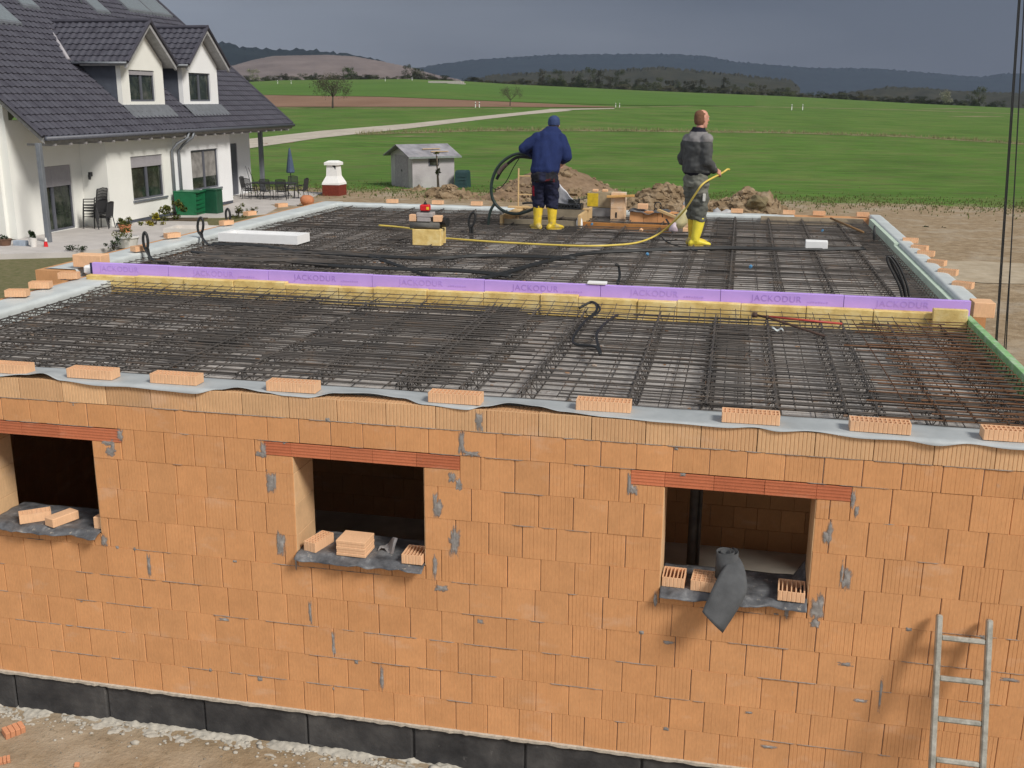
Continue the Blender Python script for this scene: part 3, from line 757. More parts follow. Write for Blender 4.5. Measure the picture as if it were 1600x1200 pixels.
def board(name, x0, x1, y0, y1, z0, z1, mat, label, cat, c=.003, grp=None):
    mb = MB(); mb.cbox(x0, x1, y0, y1, z0, z1, c); return tag(mb.build(name, mat), label, cat, grp)
board('edge_board', 7.125, 7.19, .45, 3.95, 2.532, 2.71, m_green, 'bright green insulation board along the right edge of the front slab', 'insulation board')
board('edge_board', 7.15, 7.215, 9.3, 12.6, 2.532, 2.73, m_eps, 'pale green insulation board at the far end of the right wall', 'insulation board')
board('edge_board', 7.15, 7.215, 4.3, 9.28, 2.532, 2.69, m_eps, 'pale green insulation board along the right wall nearer the purple strip', 'insulation board')
m_form = plain('formwork_ply', (.33, .27, .19), .8, .2, 6)
board('edge_form', 5.3, 7.1, 13.02, 13.06, 2.532, 2.68, m_form, 'brown form board lining the far right corner of the slab', 'board')
# purple boards with printing
m_pur = plain('purple_foam', (.50, .33, .80), .8, .04, 6); m_purtxt = plain('violet_print', (.37, .23, .65), .8, .1); m_purfaint = plain('faint_violet_print', (.43, .275, .72), .8, .1)
jn = [-2.38, -1.41, -.19, 1.03, 2.29, 3.54, 4.77, 5.98, 7.17]
def text(body, size, mat, parent, loc, rot=(pi/2,0,0), name='lettering', ext=.0008, sx=1, align='LEFT'):
    cu = bpy.data.curves.new('t', 'FONT'); cu.body = body; cu.size = size; cu.extrude = ext; cu.align_x = align; cu.space_character = 1.12
    o = bpy.data.objects.new('t', cu); C.objects.link(o); dg = bpy.context.evaluated_depsgraph_get(); dg.update()
    me = bpy.data.meshes.new_from_object(o.evaluated_get(dg)); bpy.data.objects.remove(o)
    me.materials.clear(); me.materials.append(mat); t = bpy.data.objects.new(name, me); C.objects.link(t); t.parent = parent
    t.location = loc; t.rotation_euler = rot; t.scale = (sx, 1, 1); return t
names = ['left end board','second board from the left','third board from the left','fourth board from the left','fifth board from the left','sixth board from the left','seventh board from the left','right end board']
for i, (a, b) in enumerate(zip(jn, jn[1:])):
    mb = MB(); dz = rm.uniform(-.004, .004); mb.cbox(a+.002, b-.002, 3.875+dz, 3.935+dz, 2.532, 2.862+dz, .003)
    strong = i in (2, 4, 6)
    o = mb.build('foam_board', m_pur); tag(o, 'purple foam board with %s lettering, %s of the row' % ('clear' if strong else 'faint', names[i]), 'insulation board', 'purple foam boards across the slab')
    text('JACKODUR', .088, m_purtxt if strong else m_purfaint, o, (a+(.10 if i == 0 else .31), 3.8735+dz, 2.772+dz), sx=1.0)
    for k in range(9): pass
    mb = MB()
    for k in range(8):
        xx = a+.86+k*.026
        if xx < b-.04: mb.box(xx, xx+.017, 3.8728+dz, 3.8738+dz, 2.773+dz, 2.783+dz+(.006 if k%3 else 0))
    if i not in (0,): mb.build('small_print', m_purfaint, o)
mb = MB(); mb.box(-2.45, 7.15, 3.945, 3.965, 2.532, 2.852); tag(mb.build('foil_strip', plain('dark_blue_foil', (.03,.035,.10), .5)), 'dark blue foil edge standing behind the purple foam boards', 'foil')
# mineral wool in front
def woolmat():
    M = Mat('mineral_wool'); v = M.pos()
    c = M.ramp(M.noise(v, 6, 6, .65), [(.28, (.56, .37, .12)), (.5, (.76, .56, .22)), (.72, (.84, .70, .38))])
    c = M.mix(M.ramp(M.noise(v, 18, 5, .7, (1,1,3)), [(.6, 0.), (.72, .5)]), c, (.55, .34, .12)); M.bump(M.noise(v, 55, 5, .7, (1,1,3)), .7, .01); return M.fin(c, .95)
m_wool = woolmat(); xw = -2.40; i = 0; wl = ['one of the plain yellow mineral wool slabs lining the purple boards']
while xw < 7.1:
    L = rm.choice([.62, .60, .64, .4]); b = min(xw+L, 7.12); zt = 2.745+rm.uniform(-.012, .012); y0 = 3.765+rm.uniform(-.014, .014)
    mb = MB(); mb.cur = (1,1,1,1); mb.cbox(xw+.002, b-.002, y0, 3.868, 2.532, zt, .006)
    tag(mb.build('mineral_wool_slab', m_wool), wl[0], 'insulation slab', 'yellow mineral wool slabs along the purple boards'); xw = b; i += 1
mb = MB(); mb.cbox(6.80, 7.12, 3.70, 3.762, 2.532, 2.80, .006); tag(mb.build('mineral_wool_slab', m_wool), 'taller yellow mineral wool piece at the right end of the purple boards', 'insulation slab')
# ================================================================ reinforcement
def steel(name, rust):
    M = Mat(name); v = M.pos()
    c = M.ramp(M.noise(v, 3, 5, .6), [(.35, (.076, .071, .068)), (.58, (.122, .107, .096)), (.75, (.18, .125, .086))])
    if rust: c = M.ramp(M.noise(v, 3, 5, .6), [(.3, (.10, .055, .032)), (.7, (.21, .105, .055))])
    return M.fin(c, .7, .35)
m_st = steel('dark_steel', 0); m_ru = steel('rusty_steel', 1)
rr = random.Random(21)
def bar(mb, a, b, r, wob=.006, n=4):
    a, b = Vector(a), Vector(b); L = (b-a).length; k = max(1, int(L/1.2))
    pts = []
    for i in range(k+1):
        p = a.lerp(b, i/k)
        if 0 < i < k: p = p+Vector((rr.uniform(-wob, wob), rr.uniform(-wob, wob), rr.uniform(-wob, wob)*.8))
        pts.append(p)
    mb.tube(pts, r, n, cap=False)
def sheet(x0, x1, y0, y1, z, px=.15, py=.15, rx=.005, ry=.0035, label='', rot=0, mat=None):
    mb = MB(); y = y0+.04
    while y < y1: bar(mb, (x0+rr.uniform(-.03,.03), y, z), (x1+rr.uniform(-.03,.03), y+rot*(x1-x0), z+rr.uniform(-.004,.004)), rx); y += px*rr.uniform(.94, 1.06)
    x = x0+.08
    while x < x1: bar(mb, (x, y0, z+rx), (x-rot*(y1-y0), y1, z+rx), ry, .004); x += py
    return tag(mb.build('rebar_mesh', mat or m_st), label, 'rebar mesh')
FL = ['front field at the far left','front field left of centre','front field in the centre','front field right of centre']
for i, (a, b) in enumerate(((-2.05,.55),(.2,2.75),(2.4,5.05),(4.7,7.1))):
    sheet(a, b, .345, 3.70, 2.548+.004*(i%2), .15, .25, .0055, .0042, 'lower steel mesh sheet lying on the precast panels, '+FL[i])
    sheet(a, b+.02, .35+.02*i, 3.74, 2.618+.009*(i%2), .14 if i < 2 else .15, .20 if i == 0 else .30, .0058 if i > 1 else .0065, .0045, 'upper steel mesh sheet on the girders, '+FL[i], rot=.004*(i-1.5))
# raised edge strips of mesh in front of the yellow wool
for i, (a, b) in enumerate(((-2.1,1.1),(.9,3.4),(3.2,6.9))):
    mb = MB()
    for j in range(5): bar(mb, (a, 3.20+.13*j, 2.632+.014*j), (b, 3.21+.13*j, 2.632+.014*j), .004)
    x = a+.1
    while x < b: bar(mb, (x, 3.0, 2.635), (x-.02, 3.74, 2.70), .0035, 0); x += .15
    tag(mb.build('rebar_mesh', m_st), 'narrow mesh strip bent up in front of the yellow wool, '+['left','middle','right'][i]+' length', 'rebar mesh')
RL = ['left','left of centre','right of centre','right']
for j, (y0, y1, wn_) in enumerate(((4.0,7.3,'just behind the purple boards'),(7.0,10.3,'in the middle of the rear field'),(10.0,13.1,'at the back of the rear field'))):
    for i, (a, b) in enumerate(((-2.95,-.1),(-.4,2.3),(2.0,4.8),(4.5,7.1))):
        sheet(a, b, y0, y1, 2.548+.004*((i+j)%2), .15, .30, .0042, .0034, 'lower steel mesh sheet %s, %s' % (wn_, RL[i]))
        sheet(a, b, y0, y1, 2.620+.008*((i+j)%2), .15, .30, .0048, .0042, 'upper steel mesh sheet %s, %s' % (wn_, RL[i]), rot=.006*(i-1.5))
# lattice girders: two bottom chords, top chord, zigzag webs
def girder(y0, y1):
    e = empty('lattice_girder', (0,0,0)); L = y1-y0; mb = MB()
    bar(mb, (0,0,.088), (0,L,.088), .0075, .002, 5); mb.build('top_chord', m_st, e)
    for s_ in (-1, 1): mb = MB(); bar(mb, (s_*.045,0,-.02), (s_*.045,L,-.02), .0045, .001); mb.build('bottom_chord', m_st, e)
    mb = MB()
    for s_ in (-1, 1):
        pts = []; y = 0; k = 0
        while y <= L: pts.append((s_*(.045 if k%2 == 0 else .006), y, -.02 if k%2 == 0 else .098)); y += .1; k += 1
        mb.tube(pts, .0044, 4, cap=False)
    mb.build('web', m_st, e); return e
gl = 'front field girder, '
g0 = girder(.36, 3.66); first = True
GX = [(-1.95,'at the left rim'),(-1.35,'second from the left rim'),(-.70,'third from the left rim'),(-.08,'above the left window'),(.55,'right of the left window'),(1.15,'left of the middle window'),(1.75,'above the left jamb of the middle window'),(2.46,'left one of the close pair left of centre'),(2.55,'right one of the close pair left of centre'),(2.95,'right of the close pair'),(3.42,'left of the black cable loop'),(4.21,'right of the black cable loop'),(4.76,'above the left jamb of the right window'),(5.25,'under the foot of the red rod'),(5.72,'above the right jamb of the right window'),(5.94,'left of the rusty bars'),(6.36,'beginning of the rusty bars'),(6.85,'nearest the green board')]
for x, l in GX:
    o = g0 if first else copy_tree(g0); first = False
    o.location = (x, .36, 2.562); o.rotation_euler.z = rr.uniform(-.012, .012); tag(o, 'steel lattice '+gl+l, 'lattice girder', 'lattice girders of the front field')
g1 = girder(4.1, 13.0); first = True
RX = [-2.6,-1.95,-1.35,-.75,-.1,.5,1.1,1.75,2.35,3.0,3.65,4.25,4.85,5.42,6.0,6.65]
ordn = ['first','second','third','fourth','fifth','sixth','seventh','eighth','ninth','tenth','eleventh','twelfth','thirteenth','fourteenth','fifteenth','sixteenth']
for i, x in enumerate(RX):
    o = g1 if first else copy_tree(g1); first = False
    o.location = (x, 4.1, 2.560); o.rotation_euler.z = rr.uniform(-.006, .006); tag(o, 'long steel lattice girder of the rear field, %s from its left rim' % ordn[i], 'lattice girder', 'lattice girders of the rear field')
# bundles of extra bars
def bundle(name, label, n, fn, mat=m_st):
    mb = MB()
    for i in range(n): a, b, r = fn(i); bar(mb, a, b, r)
    return tag(mb.build(name, mat), label, 'rebar')
bundle('loose_rebar', 'dark doubled bars laid crosswise over the mesh in the middle of the front field', 34, lambda i: ((1.35+rr.uniform(-.5,.3), .45+i*.09, 2.645+.004*(i%3)), (3.05+rr.uniform(-.25,.35), .46+i*.09+rr.uniform(-.01,.01), 2.648), .007))
bundle('loose_rebar', 'dense crosswise bars over the left half of the front field', 30, lambda i: ((-1.95+rr.uniform(-.1,.5), .40+i*.108, 2.640+.004*(i%3)), (1.2+rr.uniform(-.6,.5), .41+i*.108, 2.642), .0065))
bundle('loose_rebar', 'crosswise bars over the right half of the front field', 20, lambda i: ((3.6+rr.uniform(-.4,.4), .42+i*.162, 2.645), (6.6+rr.uniform(-.4,.2), .42+i*.162+rr.uniform(-.02,.02), 2.648), .006))
bundle('rusty_rebar', 'rusty crosswise bars at the right end of the front slab', 26, lambda i: ((5.95+rr.uniform(-.1,.35), .32+i*.128, 2.65+.01*(i%2)), (7.0, .33+i*.128+rr.uniform(-.02,.02), 2.655), .006), m_ru)
bundle('rusty_rebar', 'rusty lengthwise bars along the right edge of the front slab', 5, lambda i: ((6.15+i*.2, .3, 2.66), (6.05+i*.2, 3.65, 2.668), .005), m_ru)
bundle('loose_rebar', 'dense crosswise bars over the left half of the rear field', 29, lambda i: ((-2.85+rr.uniform(0,.4), 4.2+i*.30, 2.645), (1.4+rr.uniform(-.7,.7), 4.2+i*.30, 2.648), .006))
bundle('loose_rebar', 'crosswise bars over the right half of the rear field', 22, lambda i: ((1.9+rr.uniform(-.6,.6), 4.25+i*.39, 2.645), (6.9+rr.uniform(-.5,.1), 4.25+i*.39, 2.648), .006))
bundle('loose_rebar', 'dark heap of crossed bars at the front left of the rear field', 40, lambda i: ((-2.3+rr.uniform(-.2,.4), 7.3-.052*i+rr.uniform(-.15,.15), 2.66+.0008*i), (-.2+rr.uniform(-.6,.6), 6.6-.035*i+rr.uniform(-.5,.5), 2.665+.0008*i), .007))
mb = MB(); 
for i in range(28):
    y = .35+i*.125; mb.tube([(6.75, y, 2.69), (7.08, y, 2.695), (7.10, y, 2.66), (7.08, y, 2.565), (6.8, y, 2.56)], .0048, 4, cap=False)
tag(mb.build('edge_hooks', m_ru), 'row of rusty u-shaped edge bars beside the green board', 'rebar')
mb = MB()
for i in range(60):
    y = 4.2+i*.15; mb.tube([(6.8, y, 2.67), (7.08, y, 2.675), (7.10, y, 2.64), (7.08, y, 2.565), (6.8, y, 2.56)], .0048, 4, cap=False)
tag(mb.build('edge_hooks', m_st), 'row of dark u-shaped edge bars along the right rim of the rear field', 'rebar')
def curve(pts, n=8):
    pts = [Vector(p) for p in pts]; out = []
    for i in range(len(pts)-1):
        p0 = pts[max(i-1,0)]; p1 = pts[i]; p2 = pts[i+1]; p3 = pts[min(i+2, len(pts)-1)]
        for k in range(n):
            t = k/n; out.append(.5*((2*p1)+(-p0+p2)*t+(2*p0-5*p1+4*p2-p3)*t*t+(-p0+3*p1-3*p2+p3)*t*t*t))
    out.append(pts[-1]); return out
def S(px, py, z=2.66): return P(px, py, 2, z)
# ================================================================ bricks weighing down the foil
m_pb = brickmat('perforated_brick', (.80, .50, .30), (.75, .44, .25), .026, .5)
m_cell = plain('brick_inside', (.36, .19, .10), .95, .1)
def perf_brick(w, d, h, nx, ny, name='perforated_brick', slots=False):
    e = MB(); e.cur = (1, .5, .2, 1)
    t = .009; n = nx*2
    # ribbed front and back faces
    for (y, s_) in ((0, -1), (d, 1)):
        prof = []
        for i in range(nx):
            xa = i*w/nx; prof += [(xa, y-s_*.003), (xa+.004, y), (xa+w/nx-.004, y)]
        prof += [(w, y-s_*.003), (w, y-s_*t), (0, y-s_*t)]
        e.prism([(a, b) for a, b in prof], 0, h, ax=2)
    e.box(0, t, t, d-t, 0, h-.0005); e.box(w-t, w, t, d-t, 0, h-.0005)
    e.box(t, w-t, t, d-t, 0, .01)
    if slots:
        for j in range(1, ny): y = d*j/ny; e.box(t, w-t, y-.004, y+.004, .01, h-.001)
        e.box(w*.5-.004, w*.5+.004, t, d-t, .01, h-.002)
    else:
        for j in range(1, ny): y = d*j/ny; e.box(t, w-t, y-.0035, y+.0035, .01, h-.001)
        for i in range(1, nx): x = w*i/nx; e.box(x-.0035, x+.0035, t, d-t, .01, h-.0018)
    o = e.build(name, m_pb, link=False); return o.data
ME = perf_brick(.385, .125, .070, 13, 2); ME2 = perf_brick(.22, .12, .068, 8, 2); ME3 = perf_brick(.24, .14, .11, 8, 3)
def put(me, name, x, y, z, rz=0, label=None, cat='brick', group=None, ry=0, tint=None):
    o = bpy.data.objects.new(name, me); C.objects.link(o); o.location = (x, y, z); o.rotation_euler = (0, ry, rz); return tag(o, label, cat, group)
fb = [(-.86,.05,'leftmost brick on the front wall foil, cut by the picture edge'),(-.115,.052,'second brick from the left on the front wall foil'),(.59,.06,'third brick from the left on the front wall foil'),(1.545,.055,'fourth brick from the left on the front wall foil, above the middle window'),(2.80,.045,'perforated brick above the grey filled joint right of the middle window'),(3.865,.10,'brick half covered by lifted foil, between middle and right window'),(4.875,.045,'perforated brick on the foil above the left part of the right window'),(5.71,.045,'perforated brick on the foil above the right end of the red lintel'),(6.54,.045,'rightmost brick on the front wall foil, cut by the picture edge')]
for i, (x, y, l) in enumerate(fb): put(ME, 'clay_brick', x, y, ZT+.010, rr.uniform(-.03,.03), l, group='bricks holding down the front foil')
lb = [((20,462),'first brick on the left wall rim at the picture edge',ME2),((57,449),'second brick on the left wall rim beside the lawn',ME2),((102,434),'third brick on the left wall rim, in front of the corner',ME2)]
for (a, l, me) in lb: q = S(a[0], a[1], 2.72); put(me, 'clay_brick', q.x-.1, q.y, 2.702, .25, l, group='bricks on the left rim')
def obj(name, mb, mat, parent, smooth=False): return mb.build(name, mat, parent, smooth)
mb = MB(); mb.cur = (1.05,.3,.3,1); q = S(140, 412, 2.70); mb.cbox(-3.0, -2.62, 4.42, 4.62, 2.71, 2.86, .006); tag(mb.build('clay_block', m_pb), 'large orange block on the corner where the left rim steps back', 'brick')
for (px, py, l) in [(212,392,'first brick on the rear left rim, next to the flower tub'),(262,371,'second brick on the rear left rim, beside the stone trough'),(350,351,'third brick on the rear left rim'),(388,336,'fourth brick on the rear left rim'),(435,323,'fifth brick on the rear left rim near the far corner')]:
    q = S(px, py, 2.72); put(ME2, 'clay_brick', q.x, q.y, 2.705, rr.uniform(.9, 1.3), l, group='bricks on the left rim')
for (px, py, l) in [(604,313,'first brick on the back rim, left of the garden shed'),(675,315,'second brick on the back rim, in front of the earth clods'),(736,317,'third brick on the back rim, left of the ladder'),(1142,331,'brick on the back rim just right of the man in grey'),(1223,334,'second brick on the back rim right of the man in grey'),(1270,337,'small brick on the back rim near the right corner'),(1338,340,'last brick on the back rim at the right corner')]:
    q = P(px, py, 1, 13.3); put(ME2 if '3' not in l else ME2, 'clay_brick', q.x, 13.27, 2.70, rr.uniform(-.05,.05), l, group='bricks on the back rim')
for k, (px, py) in enumerate([(1405,377),(1419,388),(1430,397),(1447,411),(1465,426),(1490,446)]):
    q = S(px, py, 2.72); put(ME2, 'clay_brick', 7.30, q.y-.05, 2.705, rr.uniform(-.5,.1), ordn[k]+' brick from the back on the right wall rim', group='bricks on the right rim')
mb = MB(); mb.cur = (1,.4,.5,1); mb.cbox(7.22, 7.42, 3.98, 4.22, 2.68, 2.83, .005); tag(mb.build('clay_block', m_pb), 'upright orange block at the right end of the purple boards', 'brick')
# ================================================================ windows: sill foils, bricks, felt, prop
def sillmat():
    M = Mat('sill_bitumen_foil'); v = M.pos(); c = M.ramp(M.noise(v, 7, 7, .7), [(.35, (.045, .047, .052)), (.55, (.12, .125, .135)), (.72, (.27, .275, .28))])
    c = M.mix(M.ramp(M.noise(v, 16, 6, .75), [(.60, 0.), (.68, .8)]), c, (.42, .38, .32)); M.bump(M.noise(v, 14, 4), .4, .01); return M.fin(c, .5)
m_sill = sillmat()
WN = ['left','middle','right']
for i, (a, b) in enumerate(WIN):
    mb = MB(); sd_ = i*7.7
    def f(u, v):
        x = a+.004+(b-a-.008)*u; w = mnoise.noise(Vector((u*4.5, 0, sd_))); w2 = mnoise.noise(Vector((u*11, 3, sd_)))
        ye = -.075+.05*w+.018*w2
        y = .42+(ye-.42)*v; z = WZ0+.004+.010*mnoise.noise(Vector((u*6, v*5, sd_)))+.003
        if y < .0: z += y*(.55+.5*w)
        if u > .93 and i == 2: z += (u-.93)*1.8*(1-v)
        return (x, y, z+.006)
    mb.grid(70, 26, f); o = mb.build('sill_foil', m_sill, None, True); tag(o, 'crumpled dark foil on the sill of the %s window' % WN[i], 'foil'); s_ = o.modifiers.new('s', 'SOLIDIFY'); s_.thickness = .003
zs = WZ0+.018
ME4 = perf_brick(.16, .19, .07, 6, 1); ME5 = perf_brick(.30, .20, .075, 9, 5)
ME6 = perf_brick(.11, .24, .075, 4, 7)
def solid_brick(w, d, h, lines=0):
    e = MB(); e.cur = (1, .5, .1, 1)
    if not lines: e.cbox(0, w, 0, d, 0, h, .005)
    else:
        for k in range(lines): e.cbox(.002*(k%2), w-.002*(k%2), .002*(k%2), d-.002*(k%2), h*k/lines, h*(k+1)/lines-.0006, .003)
    return e.build('b', m_pb, link=False).data
put(ME6, 'clay_brick', -.70, .06, zs, -.9, 'broken brick leaning at the left end of the left window sill')
put(solid_brick(.11,.24,.075), 'clay_brick', -.42, .0, zs, -.35, 'pinkish brick lying in the middle of the left window sill')
put(solid_brick(.10,.20,.10), 'clay_brick', .0, .03, zs, 0, 'brick pushed against the right jamb of the left window')
put(ME6, 'clay_brick', 1.80, .02, zs, -.25, 'small brick at the left end of the middle window sill')
b_ = put(solid_brick(.235,.20,.125,5), 'clay_brick', 2.075, -.01, zs, -.02, 'thick ribbed brick in the middle of the middle window sill')
put(ME4, 'clay_brick', 2.60, -.035, zs, 0, 'slotted brick against the right jamb of the middle window')
put(ME4, 'clay_brick', 4.527, .02, zs, -.03, 'slotted brick at the left end of the right window sill')
put(ME5, 'clay_brick', 4.73, .0, zs, -.07, 'wide perforated brick under the felt strip on the right window sill')
put(ME4, 'clay_brick', 5.33, -.02, zs, -.05, 'slotted brick with mortar dab, right end of the right window sill'); C.objects[-1].scale = (1.15, 1.1, 1)
# plastic scrap on the middle sill
mb = MB(); mb.grid(6, 4, lambda u, v: (2.36+.14*u, .12+.1*v+.03*sin(u*5), zs+.005+.10*u*v+.02*sin(u*7+v*3)))
tag(mb.build('plastic_scrap', plain('clear_plastic', (.25,.24,.24), .4)), 'crumpled scrap of grey plastic behind the thick brick in the middle window', 'plastic scrap')
# felt roll hanging out
m_felt = plain('grey_felt', (.085, .088, .092), .95, .3, 7, bump=.5, bs=200)
e = empty('felt_roll', (4.97, .12, zs+.085), 'dark grey felt roll unrolling out of the right window over the wall', 'felt roll')
mb = MB(); pts = []; 
spi = [(cos(t)*(.028+.0045*t), sin(t)*(.028+.0045*t)) for t in [k*.35 for k in range(40)]]
for hh in range(2): pass
nsp = len(spi)
mb.grid(nsp-1, 1, lambda u, v: (spi[min(int(u*(nsp-1)+.5), nsp-1)][0]-.02, spi[min(int(u*(nsp-1)+.5), nsp-1)][1], -.0+.20*v))
r_ = mb.build('roll', m_felt, e, True); s_ = r_.modifiers.new('s', 'SOLIDIFY'); s_.thickness = .004
e.location = (0,0,0); r_.location = (4.985, .10, zs+.08)
LE = [P(1141,868,1,.12), P(1136,880,1,.04), P(1124,898,1,-.05), P(1110,926,1,-.13), P(1097,956,1,-.20)]
RE = [P(1150,866,1,.14), P(1160,880,1,.06), P(1166,903,1,-.04), P(1164,932,1,-.12), P(1129,989,1,-.22)]
LE, RE = curve(LE, 6), curve(RE, 6); e2 = MB()
def strip(u, v): i_ = min(int(v*(len(LE)-1)+.5), len(LE)-1); return LE[i_].lerp(RE[i_], u)+Vector((0, -.012*sin(pi*u), 0))
e2.grid(8, len(LE)-1, strip); r_ = e2.build('hanging_strip', m_felt, e, True); s_ = r_.modifiers.new('s', 'SOLIDIFY'); s_.thickness = .004
# steel prop inside the right window
m_prop = plain('prop_steel', (.15, .13, .10), .6, .3, 10)
e = empty('steel_prop', (4.69, 1.5, 0), 'dark steel prop standing inside the right window opening', 'prop')
mb = MB(); mb.tube([(0,0,.01),(0,0,1.75)], .042, 16); mb.tube([(.052,-.02,.25),(.052,-.02,1.7)], .013, 8); mb.build('outer_tube', m_prop, e, True)
mb = MB(); mb.tube([(0,0,1.75),(0,0,2.46)], .034, 14); mb.build('inner_tube', m_prop, e, True)
mb = MB(); mb.tube([(0,0,1.70),(0,0,1.79)], .055, 14); mb.tube([(0,0,1.74),(.09,-.03,1.70),(.1,-.03,1.62)], .007, 6); mb.build('collar', m_prop, e, True)
mb = MB(); mb.box(-.07,.07,-.07,.07,2.462,2.472); mb.box(-.07,.07,-.07,.07,.0,.01); mb.build('end_plate', m_prop, e)
# ================================================================ things lying on the slab
m_cab = plain('black_conduit', (.016, .017, .018), .5, .3)
m_cabg = plain('dark_green_hose', (.018, .034, .030), .45, .3)
def loop(px, py, h, w, label, lean=(0, 0), r=.019, tail=None):
    q = S(px, py, 2.62); k = (q-CAM).length/FPX; H = h*k; Wd = w*k*.75; H *= 1.12
    pts = [q+Vector((0,0,-.08)), q+Vector((0,0,H*.35))]
    for i in range(9):
        a = -pi/2+.35+ (2*pi-.7)*i/8; pts.append(q+Vector((cos(a)*Wd/2+lean[0]*(sin(a)*.5+.5), .02*i/8, H*.66+sin(a)*H*.34)))
    pts += [q+Vector((.02,.02,H*.35)), q+Vector((.03,.03,-.08))]
    if tail:
        pts = [S(*t_, 2.655) for t_ in tail]+pts[1:]
    mb = MB(); mb.tube(curve(pts, 6), r, 7); return tag(mb.build('conduit_loop', m_cab, None, True), label, 'conduit loop')
loop(229, 404, 34, 11, 'black conduit loop standing at the front left corner of the rear field', tail=[(262,410),(240,407)])
loop(313, 378, 32, 13, 'black conduit loop standing beside the stone trough', (.03,0), tail=[(345,386),(325,382)])
loop(357, 356, 25, 10, 'black conduit loop standing behind the white foam trough')
loop(735, 366, 30, 13, 'black conduit loop standing right of the red laser', (.05,0))
mb = MB(); mb.tube(curve([S(965,443), S(968,436,2.66)+Vector((0,0,.04)), S(966,430,2.66)+Vector((0,0,.11)), S(962,440,2.66)+Vector((0,0,.20))], 6), .017, 7); tag(mb.build('conduit_stub', m_cab, None, True), 'short black conduit stub rising just behind the purple boards', 'conduit')
for i in range(2):
    mb = MB(); o_ = .04*i; mb.tube(curve([P(x_+5*i, y_, 1, 5.35+.03*i) for x_, y_ in [(1416,468),(1412,446),(1402,420),(1391,403),(1386,402),(1388,412),(1398,432),(1406,450),(1410,468)]], 8), .013, 7); tag(mb.build('conduit_loop', m_cab, None, True), 'black cable arching over the mesh at the right of the rear field, %s of two' % ['left','right'][i], 'conduit loop')
mb = MB(); q = S(1365,380,2.62); mb.tube([q+Vector((0,0,-.05)), q+Vector((.0,0,.12)), q+Vector((-.01,0,.27))], [.014,.022,.014], 8); tag(mb.build('conduit_stub', m_cab, None, True), 'upright black conduit end in the far right corner of the slab', 'conduit')
for i in range(2):
    mb = MB(); mb.tube(curve([S(905,489)+Vector((0,0,.05)), S(925,487)+Vector((0,0,.10)), S(932,497)+Vector((.03*i,0,.08)), S(912,512)+Vector((0,0,.05)), S(896,528), S(900,538), S(930,545)+Vector((.02*i,0,.02)), S(938,553), S(932,530)+Vector((0,0,.04)), S(948,508)+Vector((0,0,.03)), S(965,492)], 7), .011 if i else .013, 7); tag(mb.build('conduit_loop', m_cab, None, True), 'black cable loop lying twisted on the front mesh near the purple boards, %s strand' % ['outer','thinner inner'][i], 'conduit loop')
for k, (pts, r, l) in enumerate([([(300,392),(360,400),(440,407),(520,414),(620,419),(720,422),(800,430)],.018,'black flat cable run from the foam trough towards the purple boards'),
    ([(690,452),(730,440),(790,425),(850,408),(920,394),(1000,390),(1120,386),(1240,388),(1350,387)],.020,'long black cable run crossing the rear field below the man in grey'),
    ([(330,380),(400,382),(470,392),(560,398),(680,402),(760,398),(900,402)],.016,'black cable run crossing the rear field below the yellow block'),
    ([(575,398),(640,420),(700,445)],.016,'short black cable run slanting to the purple boards'),
    ([(1030,365),(1045,378),(1060,385),(1090,392)],.012,'thin black cable by the boots of the man in grey')]):
    mb = MB()
    for j in range(3 if r > .015 else 1): mb.tube(curve([S(x+rr.uniform(-3,3), y+1.2*j, 2.668) for x, y in pts], 8), r*.8, 6)
    tag(mb.build('cable_run', m_cab, None, True), l, 'cable')
# rods on the front mesh
m_redp = plain('red_paint', (.42, .05, .035), .5, .2, 20); m_rod = plain('rust_rod', (.075, .045, .035), .7, .3)
mb = MB(); mb.tube([P(1193,494,2,2.72), P(1316,506,2,2.70)], .011, 8); tag(mb.build('red_rod', m_redp, None, True), 'thin red rod lying on the front mesh near the purple boards', 'rod')
e = empty('threaded_rod', (0,0,0), 'brown rod with a knob end crossing under the red rod', 'rod')
mb = MB(); mb.tube([P(1179,492,2,2.74), P(1200,496,2,2.73), P(1288,525,2,2.67)], .012, 8); mb.build('shaft', m_rod, e, True)
mb = MB(); q = P(1180,492,2,2.74); mb.tube([q-Vector((.03,0,0)), q+Vector((.02,0,0))], .026, 10); q = P(1197,496,2,2.73); mb.tube([q, q+Vector((.02,-.005,0))], .022, 10); mb.build('knob', m_rod, e, True)
m_foam = plain('white_foam', (.80, .80, .80), .8, .03, 10, bump=.3, bs=120)
m_tape = plain('pale_tape', (.55,.60,.60), .6)
mb = MB(); mb.grid(8, 1, lambda u, v: S(1206+18*u, 510+6*u+2*sin(u*6)+3*v, 2.66)+Vector((0,0,.01*sin(u*9)))); tag(mb.build('plastic_strip', m_tape), 'pale plastic strip caught in the front mesh beneath the rods', 'plastic strip')
mb = MB(); q = P(345,357,2,2.80); q2 = P(455,361,2,2.80)
def trough(mb, L, w, h, M):
    mb.box(0, L, 0, .06, 0, h, M); mb.box(0, L, w-.06, w, 0, h, M); mb.box(0, .09, .061, w-.061, .0, h-.002, M); mb.box(L-.09, L, .061, w-.061, 0, h-.002, M); mb.box(.091, L-.091, .061, w-.061, 0, h*.45, M)
Mx = Matrix.Translation(P(341,377,2,2.665)) @ Matrix.Rotation(-.035, 4, 'Z'); trough(mb, 1.27, .42, .125, Mx); tag(mb.build('foam_trough', m_foam), 'long white foam trough on the rebar at the left of the rear field', 'foam block')
mb = MB(); Mx = Matrix.Translation(P(1258,389,2,2.66)) @ Matrix.Rotation(-.03, 4, 'Z'); mb.cbox(0, .31, 0, .2, 0, .115, .006, Mx); tag(mb.build('foam_block', m_foam), 'small white foam block standing alone on the mesh at right', 'foam block')
